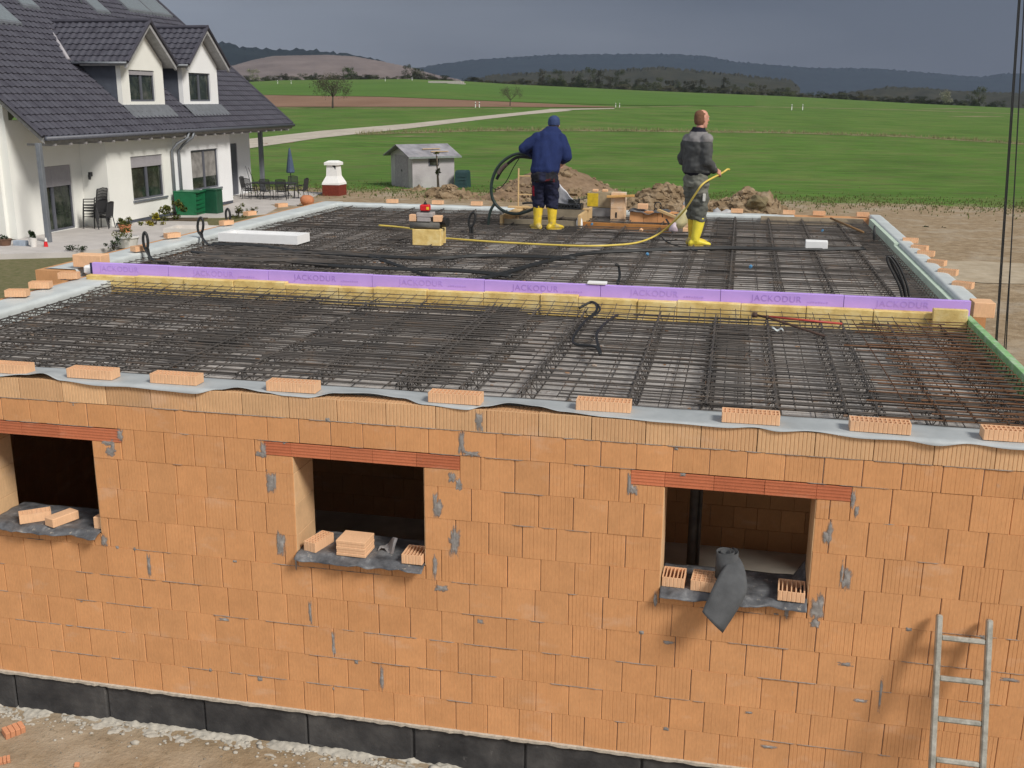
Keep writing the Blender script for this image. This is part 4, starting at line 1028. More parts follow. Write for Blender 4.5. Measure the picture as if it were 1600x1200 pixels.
mb = MB(); mb.cbox(3.40, 3.60, 3.86, 3.96, 2.866, 2.89, .004); tag(mb.build('foam_piece', m_foam), 'flat white foam piece on top of the purple boards', 'foam block')
mb = MB(); mb.cbox(-2.60, -2.22, 4.02, 4.22, 2.70, 2.80, .02); tag(mb.build('foam_piece', m_foam), 'white foam lump on the rim at the left end of the purple boards', 'foam block')
mb = MB(); mb.tube([P(1298,341,2,2.72), P(1349,363,2,2.69)], .018, 6); tag(mb.build('wooden_stick', plain('brown_wood', (.24,.14,.065), .8), None, True), 'brown wooden stick lying near the far right corner', 'stick')
# blue specks (spacer clips)
m_blue = plain('blue_clip', (.08, .25, .45), .6)
for k, (px, py) in enumerate([(1012,397),(1285,360),(1173,417),(540,458),(925,350)]):
    mb = MB(); q = S(px, py, 2.665); mb.blob(q, .025, .02, .025, .4, 1, k); tag(mb.build('blue_clip', m_blue), ['blue clip on the mesh in front of the man in grey','blue clip on the mesh above the small white foam block','blue clip on the mesh behind the purple boards at right','pale blue blob on the wool at the left of the purple boards','blue speck below the wooden frame'][k], 'clip')
# wool block with paving and laser
e = empty('wool_block', (0,0,0), 'yellow mineral wool block standing on the rebar under the laser', 'insulation block')
bx = P(648,386,2,2.62); mb = MB(); M0 = Matrix.Translation(Vector((.22, 7.93, 2.625))) @ Matrix.Rotation(.06, 4, 'Z')
mb.cbox(0, .43, 0, .36, 0, .24, .008, M0); mb.build('block', m_wool, e)
m_pave = plain('grey_paver', (.38, .35, .34), .9, .15, 12, bump=.4, bs=150)
m_roll = plain('grey_roll', (.13, .125, .115), .9, .2, 10, bump=.5, bs=80)
mb = MB(); mb.tube([M0@Vector((-.04,.06,.295)), M0@Vector((.40,.06,.295))], .052, 14); mb.tube([M0@Vector((-.03,.2,.285)), M0@Vector((.40,.2,.285))], .042, 12); tag(mb.build('membrane_roll', m_roll, None, True), 'grey membrane roll lying on the yellow wool block', 'membrane roll')
mb = MB(); mb.tube([M0@Vector((.30,.22,.335)), M0@Vector((.50,.16,.335))], [.085,.07], 12); tag(mb.build('black_disc', m_cab), 'black round pad sticking out beside the bricks on the wool block', 'pad')
zt = .352
for k, (a, b, h0, mt, l) in enumerate([((.07,.02),(.27,.22),0,m_pave,'lower grey paving stone under the laser'),((.06,.03),(.30,.23),.066,m_pave,'upper grey paving stone carrying the laser')]):
    mb = MB(); mb.cbox(a[0], b[0], a[1], b[1], zt+h0, zt+h0+.06, .005, M0); tag(mb.build('paving_stone', mt), l, 'paving stone')
mb = MB(); mb.cur = (1.05,.3,.1,1); mb.cbox(-.05, .055, .03, .15, zt, zt+.095, .004, M0); tag(mb.build('clay_brick', m_pb), 'orange brick left of the paving stones under the laser', 'brick')
mb = MB(); mb.cur = (1.05,.3,.1,1); mb.cbox(.31, .43, .03, .17, zt, zt+.085, .004, M0); tag(mb.build('clay_brick', m_pb), 'orange brick right of the paving stones under the laser', 'brick')
e = empty('laser_level', (0,0,0), 'red rotating laser level with black cap on the stack of stones', 'laser level'); M1 = M0 @ Matrix.Translation(Vector((.175,.12,zt+.127)))
m_red = plain('laser_red', (.62, .018, .022), .35, .05)
mb = MB(); mb.cbox(-.072,.072,-.06,.06,.02,.115,.016,M1); mb.build('housing', m_red, e)
mb = MB(); mb.cbox(-.062,.062,-.05,.05,0,.022,.004,M1); mb.build('base', m_black, e)
mb = MB(); mb.tube([M1@Vector((0,0,.113)), M1@Vector((0,0,.13))], .028, 12); mb.tube([M1@Vector((0,0,.13)), M1@Vector((0,0,.155))], .016, 10); mb.build('rotor_cap', m_black, e, True)
mb = MB(); mb.box(.03,.068,-.0615,-.0598,.045,.085,M1); mb.build('label_plate', plain('yellow_label', (.80,.55,.03), .5), e)
# timber framed opening and stuff at the back
m_tim = plain('new_timber', (.58, .40, .20), .8, .15, 5); m_timg = plain('weathered_timber', (.26, .22, .16), .85, .2, 5); m_orb = plain('orange_board', (.44, .20, .06), .7, .2, 4)
e = empty('timber_surround', (0,0,0), 'timber frame around the slab opening behind the man in blue', 'timber frame')
fx0, fx1, fy0, fy1 = .92, 2.22, 11.0, 12.3
mb = MB(); mb.cbox(fx0, fx1, fy0, fy0+.05, 2.56, 2.71, .003); mb.build('front_board', m_timg, e)
mb = MB(); mb.cbox(fx0, fx1, fy1, fy1+.05, 2.56, 2.80, .003); mb.build('rear_board', m_timg, e)
mb = MB(); mb.cbox(fx0-.05, fx0-.002, fy0-.1, fy1+.1, 2.56, 2.78, .003); mb.build('side_board', m_tim, e)
mb = MB(); mb.cbox(fx1+.002, fx1+.05, fy0-.05, fy1+.1, 2.56, 2.82, .003); mb.build('side_board', m_tim, e)
mb = MB(); mb.cbox(fx0-.1, fx1+.1, 11.75, 11.87, 2.825, 2.855, .003); mb.build('cross_board', m_tim, e)
mb = MB(); mb.cbox(fx0+.06, fx0+.18, fy0-.05, fy1, 2.79, 2.82, .003, Matrix.Translation((0,0,0))); mb.build('cross_board', m_tim, e)
mb = MB(); mb.blob((2.24,11.03,2.64), .05,.05,.12,.4,2,3); tag(mb.build('white_bag', m_foam, None, True), 'white plastic scrap at the right corner of the timber frame', 'plastic scrap')
mb = MB(); mb.grid(12, 12, lambda u, v: (1.72+.42*u+.05*v, 11.75-.1*v, 2.87+(.42*(1-u)**1.2)*v+.03*mnoise.noise(Vector((u*5,v*5,1)))));
o = mb.build('plastic_bag', plain('bag_white', (.72,.72,.76), .45, .06), None, True); tag(o, 'torn white plastic sack leaning behind the boots of the man in blue', 'plastic sack'); s_ = o.modifiers.new('s','SOLIDIFY'); s_.thickness = .01
e = empty('black_crate', (0,0,0), 'flat black slotted crate holding cables beside the boots of the man in blue', 'crate'); mb = MB()
mb.box(1.72, 2.2, 11.45, 11.47, 2.86, 2.875); mb.box(1.72, 2.2, 11.45, 11.47, 2.93, 2.945)
for k in range(9): xx = 1.72+k*.0575; mb.box(xx, xx+.02, 11.452, 11.468, 2.876, 2.929)
mb.box(1.72,1.735,11.471,11.75,2.86,2.945); mb.box(2.185,2.2,11.471,11.75,2.86,2.945); mb.box(1.736,2.184,11.73,11.75,2.86,2.945); mb.box(1.736,2.184,11.471,11.729,2.86,2.866); mb.build('crate_body', m_black, e)
mb = MB(); mb.tube([(2.05+.1*cos(t), 11.6+.08*sin(t), 2.95+.004*t) for t in [k*.4 for k in range(50)]], .012, 6); tag(mb.build('cable_coil', m_cab, None, True), 'small coil of black cable in the flat black crate', 'cable')
# chimney shafts behind
e = empty('chimney_shaft', (0,0,0), 'pale clay chimney shaft with yellow taped block beside it at the back edge', 'chimney shaft')
m_ytape = plain('yellow_tape_block', (.60,.42,.02), .6, .2, 14); m_clayp = plain('pale_clay', (.68,.47,.30), .9, .12, 8, dirt=((.60,.55,.5), 4)); m_gb = plain('grey_block', (.22,.22,.23), .9, .15, 8)
mb = MB(); mb.cbox(2.16, 2.60, 12.5, 12.85, 2.80, 3.08, .005); mb.build('grey_shell', plain('grey_tan_block', (.36,.29,.19), .9, .2, 9), e)
mb = MB(); mb.cbox(2.158, 2.36, 12.495, 12.52, 2.82, 3.06, .003); mb.build('yellow_tape', m_ytape, e)
mb = MB(); mb.cbox(2.2, 2.62, 12.45, 12.85, 2.54, 2.795, .005); mb.build('base_block', m_gb, e)
mb = MB(); mb.cbox(2.61, 2.87, 12.35, 12.62, 2.80, 3.09, .006); mb.cbox(2.61, 2.87, 12.35, 12.62, 2.54, 2.795, .006); mb.build('clay_flue', m_clayp, e)
mb = MB(); mb.cbox(2.70, 2.73, 12.344, 12.352, 2.64, 2.74, .001); mb.build('flue_slot', m_black, e)
mb = MB(); mb.cbox(0,.50,0,.07,0,.04,.004, Matrix.Translation((2.54,12.28,3.00)) @ Matrix.Rotation(-.06,4,'Y')); tag(mb.build('timber_offcut', plain('orange_timber',(.62,.36,.13),.8)), 'short orange timber offcut nailed across the chimney shaft', 'timber')
for k, (x, l) in enumerate([(2.24,'small brick on the left of the chimney shaft top'),(2.42,'broken brick on the middle of the chimney shaft top')]):
    mb = MB(); mb.cur = (1,.3,.2,1); mb.cbox(x, x+.1, 12.55, 12.67, 3.083, 3.125, .006); tag(mb.build('clay_brick', m_pb), l, 'brick')
mb = MB(); mb.cbox(0, .55, 0, .12, 0, .02, .003, Matrix.Translation((1.75,12.6,2.83)) @ Matrix.Rotation(-.30,4,'Y')); tag(mb.build('grey_plank', m_timg), 'grey plank slanting behind the white sack', 'plank')
mb = MB(); mb.cbox(0, 1.62, 0, .04, 0, .125, .003, Matrix.Translation((2.28,11.15,2.56)) @ Matrix.Rotation(-.12,4,'Z')); tag(mb.build('orange_plank', m_orb), 'long orange brown plank on edge in front of the low clay wall', 'plank')
# low clay wall with foil
e = empty('low_clay_wall', (0,0,0), 'low wall of orange clay blocks topped with dark wavy foil behind the orange plank', 'low wall'); mb = MB()
for k in range(5): mb.cur = (rr.gauss(1,.05), rr.random(), .5, 1); mb.cbox(3.0+.25*k+.002, 3.25+.25*k-.002, 11.95, 12.2, 2.54, 2.80+.0*k, .003)
mb.build('blocks', m_brick, e)
mb = MB(); mb.grid(40, 6, lambda u, v: (2.97+1.32*u, 11.90+.34*v, 2.815+.022*sin(u*17)+.01*sin(u*40)-.02*(1-v))); o = mb.build('foil_strip', m_sill, e, True); s_ = o.modifiers.new('s','SOLIDIFY'); s_.thickness = .006
put(solid_brick(.18,.14,.09), 'clay_brick', 3.13, 12.0, 2.845, 0, 'left brick on the dark foil of the low clay wall')
put(solid_brick(.22,.14,.09), 'clay_brick', 3.92, 12.0, 2.845, 0, 'right brick on the dark foil of the low clay wall')
mb = MB(); mb.cbox(0,.62,0,.09,0,.045,.004, Matrix.Translation((3.50,11.6,2.86)) @ Matrix.Rotation(.32,4,'Y')@Matrix.Rotation(-.35,4,'Z')); tag(mb.build('timber_batten', m_tim), 'pale timber batten leaning on the low clay wall', 'timber')
mb = MB(); mb.cbox(0,.22,0,.05,0,.19,.004, Matrix.Translation((3.93,11.2,2.60)) @ Matrix.Rotation(-.35,4,'Y')); tag(mb.build('board_piece', m_clayp), 'tilted pale board beside the batten', 'board')
mb = MB(); mb.tube([(3.50+.06*cos(t), 11.85, 2.93+.06*sin(t)) for t in [k*.5 for k in range(13)]]+[(3.58,11.8,2.84),(3.6,11.75,2.74)], .010, 6); tag(mb.build('conduit_loop', m_cab, None, True), 'small black conduit loop above the low clay wall', 'conduit loop')
mb = MB(); mb.tube(curve([(3.72,10.9,2.80),(3.80,10.8,2.70),(3.86,10.6,2.60)],5), .016, 6); tag(mb.build('conduit_stub', m_cab, None, True), 'black conduit stub beside the small pale bag', 'conduit')
m_pale = plain('pale_wool', (.66,.60,.34), .9, .15, 14, bump=.7, bs=60)
mb = MB(); mb.loft([((3.92,10.9,2.66),.08,.07,None),((3.96,10.9,2.76),.13,.09,None),((4.04,10.9,2.90),.13,.09,None),((4.14,10.9,3.04),.09,.06,None)], 12); o = mb.build('straw_bundle', m_pale, None, True); tag(o, 'pale yellowish bundle standing left of the man in grey', 'bundle')
mb = MB(); mb.blob((4.10,10.92,3.07), .10,.07,.06,.4,2,4); tag(mb.build('white_bag', m_foam, None, True), 'white wrap on top of the pale yellowish bundle', 'plastic wrap')
mb = MB(); mb.blob((3.86,10.7,2.68), .07,.06,.09,.35,2,9); tag(mb.build('small_bag', plain('lilac_bag',(.55,.46,.52),.5,.15,20), None, True), 'small lilac and white bag on the mesh by the orange plank', 'bag')
mb = MB(); mb.cur = (1,.3,.1,1); mb.cbox(4.02,4.16,10.55,10.66,2.64,2.70,.004); tag(mb.build('clay_brick', m_pb), 'orange brick chunk beside the small lilac bag', 'brick')
mb = MB(); mb.cur=(1,.3,.1,1); mb.blob(P(1002,360,2,2.68), .035,.03,.03,.4,1,2); tag(mb.build('brick_chip', m_pb), 'small orange chip on the mesh in front of the orange plank', 'brick')
# ladders
def ladder(name, L, w, n, matr, mats, label, loc, rot, r=.02, first=.25, step=.28, box=False):
    e = empty(name, loc, label, 'ladder'); e.rotation_euler = rot
    for s_ in (-1, 1):
        mb = MB()
        if box: mb.cbox(s_*w/2-.019, s_*w/2+.019, -.03, .03, 0, L, .008)
        else: mb.tube([(s_*w/2,0,0),(s_*w/2,0,L)], r, 8)
        mb.build('rail', matr, e)
    for k in range(n):
        z = first+k*step; mb = MB()
        if box: mb.cbox(-w/2+.018, w/2-.018, -.018, .018, z-.018, z+.018, .008)
        else: mb.tube([(-w/2+r*.8,0,z),(w/2-r*.8,0,z)], r*.75, 6)
        mb.build('rung', mats, e)
    return e
def alu():
    M = Mat('worn_aluminium'); v = M.pos(); c = M.ramp(M.noise(v, 12, 6, .7), [(.35, (.27,.26,.22)), (.6, (.48,.465,.41)), (.75, (.60,.58,.53))]); M.bump(M.noise(v, 60, 3), .3, .003); return M.fin(c, .5, .35)
m_alu = alu()
top = P(1541, 962, 1, -.06)
Lr = 2.0
th = atan2(.62, 1.75)
ladder('aluminium_ladder', 1.86, .315, 7, m_alu, m_alu, 'worn aluminium ladder leaning against the orange wall', (6.545, -.66, -.35), (-atan2(.60, 1.75), 0, 0), first=.10, step=.268, box=True)
ladder('wooden_ladder', 1.15, .36, 4, m_tim, m_tim, 'pale wooden ladder top sticking up behind the back rim seen through the hose loop', (.78, 13.75, 2.25), (-.05, 0, .12), r=.016, first=.28, step=.36)
# crane lines at right
for k, (a, b, z0) in enumerate([((1598,0),(1554,556),.0),((1606,0),(1571,560),.05)]):
    mb = MB(); p1 = P(*b, 1, 3.4); p0 = P(a[0], a[1]-60, 1, 3.4)
    for j in range(2 if k == 0 else 1): mb.tube([p1+Vector((.012*j,0,0)), p0+Vector((.012*j-.012,0,0))], .006, 6)
    tag(mb.build('hoist_rope', m_cab), ['double dark hoist rope hanging in front of the right wall rim, left one','single dark hoist rope hanging in front of the right wall rim, right one'][k], 'rope')
mb = MB(); mb.tube([P(1598,60,1,3.42), P(1578,420,1,3.42), P(1568,556,1,3.42)], .005, 6); tag(mb.build('hoist_rope', m_cab), 'thin dark hoist rope between the two others at the right edge', 'rope')
# yellow hose
m_yh = plain('yellow_hose', (.66, .50, .10), .5, .12, 8)
HOSE = [S(590,352,2.70), S(620,357,2.69), S(660,362,2.68), S(705,374,2.68), S(790,379,2.68), S(900,382,2.68), S(960,382,2.68), S(1000,377,2.69), S(1025,367,2.75)]
# ================================================================ foreground ground litter
m_lump = plain('mortar_lump', (.42, .39, .335), .95, .2, 20, bump=.8, bs=60); m_shard = brickmat('brick_shard', (.60,.28,.15), (.50,.22,.12), .02, .8)
rg = random.Random(8); mb = MB()
for i in range(700):
    x = rg.uniform(-1.5, 7.4); y = -.02-abs(rg.gauss(0, .11)); s_ = rg.uniform(.004, .018)*(2.0 if rg.random() < .05 else 1); z = terr(x, y)
    mb.blob((x, y, z+s_*.25), s_*1.3, s_, s_*.7, .4, 1, i)
tag(mb.build('mortar_crumbs', m_lump, None, True), 'pale mortar crumbs strewn along the foot of the front wall', 'mortar crumbs', kind='stuff')
mb = MB(); mb.grid(700, 16, lambda u, v: (-2+9.4*u, .02-(.20+.12*mnoise.noise(Vector((u*26,0,0)))+.06*mnoise.noise(Vector((u*90,0,4))))*v, terr(-2+9.4*u,-.1)-.002+.016*(1-v)-.012*v+.030*mnoise.noise(Vector((u*60, v*2.2, 1)))+.016*mnoise.noise(Vector((u*210, v*7, 3)))))
tag(mb.build('mortar_spill', m_lump, None, True), 'band of spilled pale mortar along the foot of the front wall', 'mortar spill', kind='stuff')
mb = MB()
for i in range(900):
    x = rg.uniform(-1.6, 6.5); y = rg.uniform(-2.2, -.1); s_ = rg.uniform(.003, .012); mb.blob((x, y, terr(x, y)+s_*.2), s_*1.3, s_, s_*.7, .4, 0, i)
tag(mb.build('pebbles', plain('pebble', (.26,.22,.17), .95, .3, 30), None, True), 'small stones scattered on the trampled soil before the wall', 'pebbles', kind='stuff')
for k, (px, py, w, d, h, rz, l) in enumerate([(22,1145,.10,.16,.06,-.6,'ribbed broken brick lying on the soil at the lower left corner'),(5,1190,.07,.11,.03,-.9,'thin brick splinter at the lower left picture corner'),(120,1196,.04,.05,.02,.5,'tiny orange brick chip at the bottom edge')]):
    q = P(px, py, 2, -.35); e = MB(); e.cur = (1.05,.4,1,1); M = Matrix.Translation((q.x, q.y, -.352)) @ Matrix.Rotation(rz, 4, 'Z') @ Matrix.Rotation(.15, 4, 'Y')
    for j in range(4): e.cbox(-w/2+.002*(j%2), w/2-.002*(j%2), -d/2+j*d/4, -d/2+(j+1)*d/4-.003, 0, h, .003, M)
    tag(e.build('brick_fragment', m_shard), l, 'brick fragment')

mb = MB(); rq = random.Random(55)
for i in range(900):
    y = rq.uniform(.4, 13.0); x = rq.uniform(-2.0 if y < 3.7 else -2.9, 6.9)
    if 3.7 < y < 4.0: continue
    s_ = rq.uniform(.004, .02); mb.cur = (rq.uniform(.4,1.3), rq.random(), 0, 1); mb.blob((x, y, 2.532+s_*.3), s_*1.5, s_, s_*.6, .4, 0, i)
tag(mb.build('deck_debris', foliage_mat('deck_debris', (.42,.22,.11), (.30,.27,.24))), 'brick chips and dust scattered over the concrete panels under the rebar', 'debris', kind='stuff')
mb = MB()
for i in range(1500):
    y = rq.uniform(.4, 12.9); x = rq.uniform(-1.9 if y < 3.7 else -2.8, 6.9)
    if 3.65 < y < 4.05: continue
    a = rq.random()*6.28; l = rq.uniform(.012,.03); p_ = Vector((x, y, 2.64)); q_ = p_+Vector((cos(a)*l, sin(a)*l, rq.uniform(.0,.03))); mb.tube([p_-(q_-p_)*.6+Vector((0,0,-.01)), p_, q_], .0015, 3, cap=False)
tag(mb.build('tie_wires', m_ru), 'short twisted tie wires sticking up all over the rebar', 'tie wires', kind='stuff')
# ================================================================ neighbouring house
NH = empty('white_house', (0,0,0), 'white rendered house with dark tiled roof and two gabled dormers', 'house')
def plaster(name, c): 
    M = Mat(name); v = M.pos(); q = M.ramp(M.noise(v, .8, 6, .6), [(.3, tuple(x*.93 for x in c)), (.7, c)]); M.bump(M.noise(v, 60, 3), .3, .01); return M.fin(q, .93)
m_cream = plaster('cream_render', (.84, .84, .80)); m_wht = plaster('white_render', (.86, .87, .89))
m_fr = plain('window_grey', (.105, .11, .135), .5, .1); m_shut = plain('shutter_grey', (.36, .345, .37), .6, .06)
m_zinc = plain('zinc', (.20, .215, .24), .5, .15, 4, metal=.3); m_slate = plain('slate_cladding', (.085, .095, .12), .7, .15, 3)
def glassmat():
    M = Mat('window_glass'); v = M.pos(); c = M.ramp(M.noise(v, 2.2, 5, .6), [(.35, (.012,.016,.014)), (.55, (.035,.045,.032)), (.72, (.10,.10,.085))]); m_ = M.fin(c, .08); M.b.inputs['Specular IOR Level'].default_value = .5; return m_
m_gl = glassmat(); m_curt = plain('curtain', (.24,.23,.22), .9, .3, 3)
def tilemat():
    M = Mat('roof_tiles'); v = M.pos(); at = M.n('ShaderNodeAttribute', attribute_name='tint'); sp = M.n('ShaderNodeSeparateColor'); M.l(at.outputs['Color'], sp.inputs[0])
    c = M.ramp(M.noise(v, 1.5, 6, .6), [(.3, (.043,.042,.056)), (.7, (.074,.072,.092))])
    c = M.mix(sp.outputs[1], c, (.078,.078,.098)); return M.fin(c, .62)
m_tile = tilemat()
def tileroof(O, A, U, L, H, name, parent, tw=.30, th=.34, thick=.0, clip=None):
    """O: lower-left corner, A along the eave, U up the slope; pantiles as real relief"""
    A = A.normalized(); U = U.normalized(); N = A.cross(U)
    if N.z < 0: N = -N
    nt_ = max(1, round(L/tw)); nr = max(1, round(H/th)); tw = L/nt_; th = H/nr; mb = MB(); rd = random.Random(3)
    prof = [(0, .0), (.14, .026), (.32, .040), (.50, .026), (.64, .004), (.85, -.004)]
    for j in range(nr):
        b = len(mb.v); xs = []
        for i in range(nt_):
            for p_, h in prof: xs.append(((i+p_)*tw, h))
        xs.append((L, 0))
        for (t, lift) in ((0, -.010), (0, .042), (1.04, .004)):
            for x, h in xs:
                if clip:
                    lo, hi = clip((j+t)*th)
                    x = max(lo, min(hi, x))
                mb.v.append(tuple(O+A*x+U*((j+t)*th)+N*(h+lift)))
        n = len(xs)
        for k in range(2):
            for i in range(n-1):
                mb.cur = (1, ((i//6*37+j*91)%17)/17.0, 0, 1); mb.face([b+k*n+i, b+k*n+i+1, b+(k+1)*n+i+1, b+(k+1)*n+i])
    return mb.build(name, m_tile, parent)
XE, ZE, TN = -17.3, 3.40, .85
YA, YB = 24.1, 43.9
def rz(x): return ZE+TN*(XE-x)
XR = -25.4; U = Vector((-1, 0, TN)).normalized(); HS = hypot(XE-XR, TN*(XE-XR))
rf = tileroof(Vector((XE, YA, ZE)), Vector((0,1,0)), U, YB-YA, HS, 'roof', NH)
mb = MB(); ZR = rz(XR)
mb.prism([(XE+.02, ZE-.04), (XR, ZR-.03), (2*XR-XE-.02, ZE-.04), (2*XR-XE-.02, ZE-.22), (XR, ZR-.22), (XE+.0, ZE-.22)], YA+.03, YB-.03)
mb.build('roof_boarding', plain('grey_boarding', (.30,.29,.28), .8), NH)
tileroof(Vector((2*XR-XE, YA, ZE)), Vector((0,1,0)), Vector((1,0,TN)), YB-YA, HS, 'roof', NH)
mb = MB()
for y in (YA-.02, YB+.02):
    mb.tube([(XE+.02, y, ZE+.03), (XR, y, ZR+.03)], .07, 6)
mb.tube([(XR, YA, ZR+.06), (XR, YB, ZR+.06)], .11, 8); mb.build('verge_tiles', m_tile, NH)
mb = MB(); mb.tube([(XE+.09, YA, ZE-.05), (XE+.09, YB, ZE-.05)], .075, 8); mb.build('gutter', m_fr, NH, True)
y = YA+.5
while y < YB: mb = MB(); mb.box(XE+.05, XE-1.0, y, y+.10, ZE-.30, ZE-.225); mb.build('rafter_tail', plain('rafter_grey', (.26,.25,.25), .8), NH); y += .85
def wallx(x, y0, y1, z0, z1, opens, mat, name='wall', th=.3):
    # wall in the plane x = const facing +x with rectangular openings
    mb = MB(); cur = y0
    for (a, b, c, d) in sorted(opens):
        if a > cur: mb.box(x-th, x, cur, a, z0, z1)
        if c > z0: mb.box(x-th, x, a, b, z0, c)
        if d < z1: mb.box(x-th, x, a, b, d, z1)
        cur = b
    if cur < y1: mb.box(x-th, x, cur, y1, z0, z1)
    return mb.build(name, mat, NH)
def window(x, a, b, c, d, shut=.0, parts=2, curtain=False, sill=True, mull=None):
    f = MB(); w = .07; xi = x-.14
    f.box(xi, xi+.07, a, a+w, c, d); f.box(xi, xi+.07, b-w, b, c, d); f.box(xi, xi+.07, a+w, b-w, c, c+w); f.box(xi, xi+.07, a+w, b-w, d-w, d)
    mu = mull or [a+(b-a)*k/parts for k in range(1, parts)]
    for y in mu: f.box(xi, xi+.075, y-.07, y+.07, c+w, d-w)
    fo_ = f.build('window', m_fr, NH)
    g = MB(); g.box(xi+.012, xi+.03, a+w, b-w, c+w, d-w); g.build('pane', m_gl, fo_)
    if curtain:
        g = MB(); ys = [a+w]+mu+[b-w]
        g.grid(40, 1, lambda u, v: (xi+.034+.004*sin(u*60), a+w+.02+(b-a-2*w-.04)*u, c+.52+(d-w-c-.54)*v)); g.build('curtain', m_curt, fo_)
    if shut:
        s_ = MB(); n = int(shut/.05)
        for k in range(n): s_.box(x-.06, x-.04, a+.01, b-.01, d-shut+k*.05+.003, d-shut+(k+1)*.05)
        for y in mu: s_.box(x-.045, x-.03, y-.03, y+.03, d-shut, d)
        s_.build('roller_shutter', m_shut, fo_)
    if sill: s_ = MB(); s_.box(x-.1, x+.07, a-.06, b+.14, c-.07, c-.001); s_.build('sill', m_zinc, fo_)
WXA = -17.85
wallx(WXA, 28.35, 33.1, 0.12, 3.32, [(29.95,32.25,.82,2.47)], m_cream); wallx(WXA, 33.102, 38.15, 0.12, 3.32, [(34.55,36.95,.82,2.50)], m_wht)
mb = MB(); mb.box(WXA-.28, WXA-.012, 28.36, 38.14, -.05, .118); mb.build('plinth', m_slate, NH)
window(WXA, 29.95, 32.25, .82, 2.47, .42); window(WXA, 34.55, 36.95, .82, 2.50, 0, curtain=True)
wallx(-18.9, 24.4, 28.349, .0, 3.9, [(25.95,27.72,.02,2.30)], m_cream); window(-18.9, 25.95, 27.72, .02, 2.30, .72, mull=[26.62], sill=False)
mb = MB(); mb.box(-18.899, -17.852, 28.351, 28.6, .0, 3.9); mb.build('wall', m_cream, NH)
wallx(-19.5, 38.151, 43.55, 0, 4.2, [(41.45,42.15,.02,2.5)], m_wht); mb = MB(); mb.box(-19.6, -19.55, 41.45, 42.15, .02, 2.5); dr = mb.build('door', m_fr, NH)
mb = MB(); mb.tube([(-19.53, 41.55, 1.05), (-19.53, 41.72, 1.05)], .015, 6); mb.build('handle', m_zinc, dr)
mb = MB(); mb.box(-19.5, -18.15, 38.16, 38.4, 0, 4.0); mb.build('wall', m_wht, NH)
# gable walls
def gable(y0, y1, x0, name='gable_wall', mat=None):
    mb = MB(); xl = 2*XR-x0; mb.prism([(x0, 0), (x0, rz(x0)-.24), (XR, ZR-.25), (xl, rz(x0)-.24), (xl, 0)], y0, y1); mb.build(name, mat or m_cream, NH)
gable(24.401, 24.65, -18.92); gable(43.3, 43.549, -19.52, mat=m_wht)
mb = MB(); mb.box(-20.25, -19.2, 24.25, 24.4, 0, 4.6); mb.build('wall_pier', m_cream, NH)
mb = MB(); mb.cbox(-17.5, -17.34, 23.9, 24.06, -.02, 3.22, .01); mb.build('porch_post', m_zinc, NH)
mb = MB(); mb.cbox(-19.25, -19.05, 44.0, 44.18, -.05, 3.6, .01); mb.build('porch_post', m_zinc, NH)
mb = MB(); mb.tube([(XE+.09,33.35,ZE-.12),(XE+.05,33.3,ZE-.32),(-17.55,32.95,ZE-.55),(-17.74,32.85,ZE-.8),(-17.76,32.85,.0)], .055, 8); mb.build('downpipe', m_zinc, NH, True)
mb = MB(); mb.tube([(XE+.09,33.75,ZE-.12),(XE+.05,33.7,ZE-.32),(-17.58,33.5,ZE-.6),(-17.76,33.42,ZE-.85),(-17.76,33.42,.0)], .055, 8); mb.build('downpipe', m_zinc, NH, True)
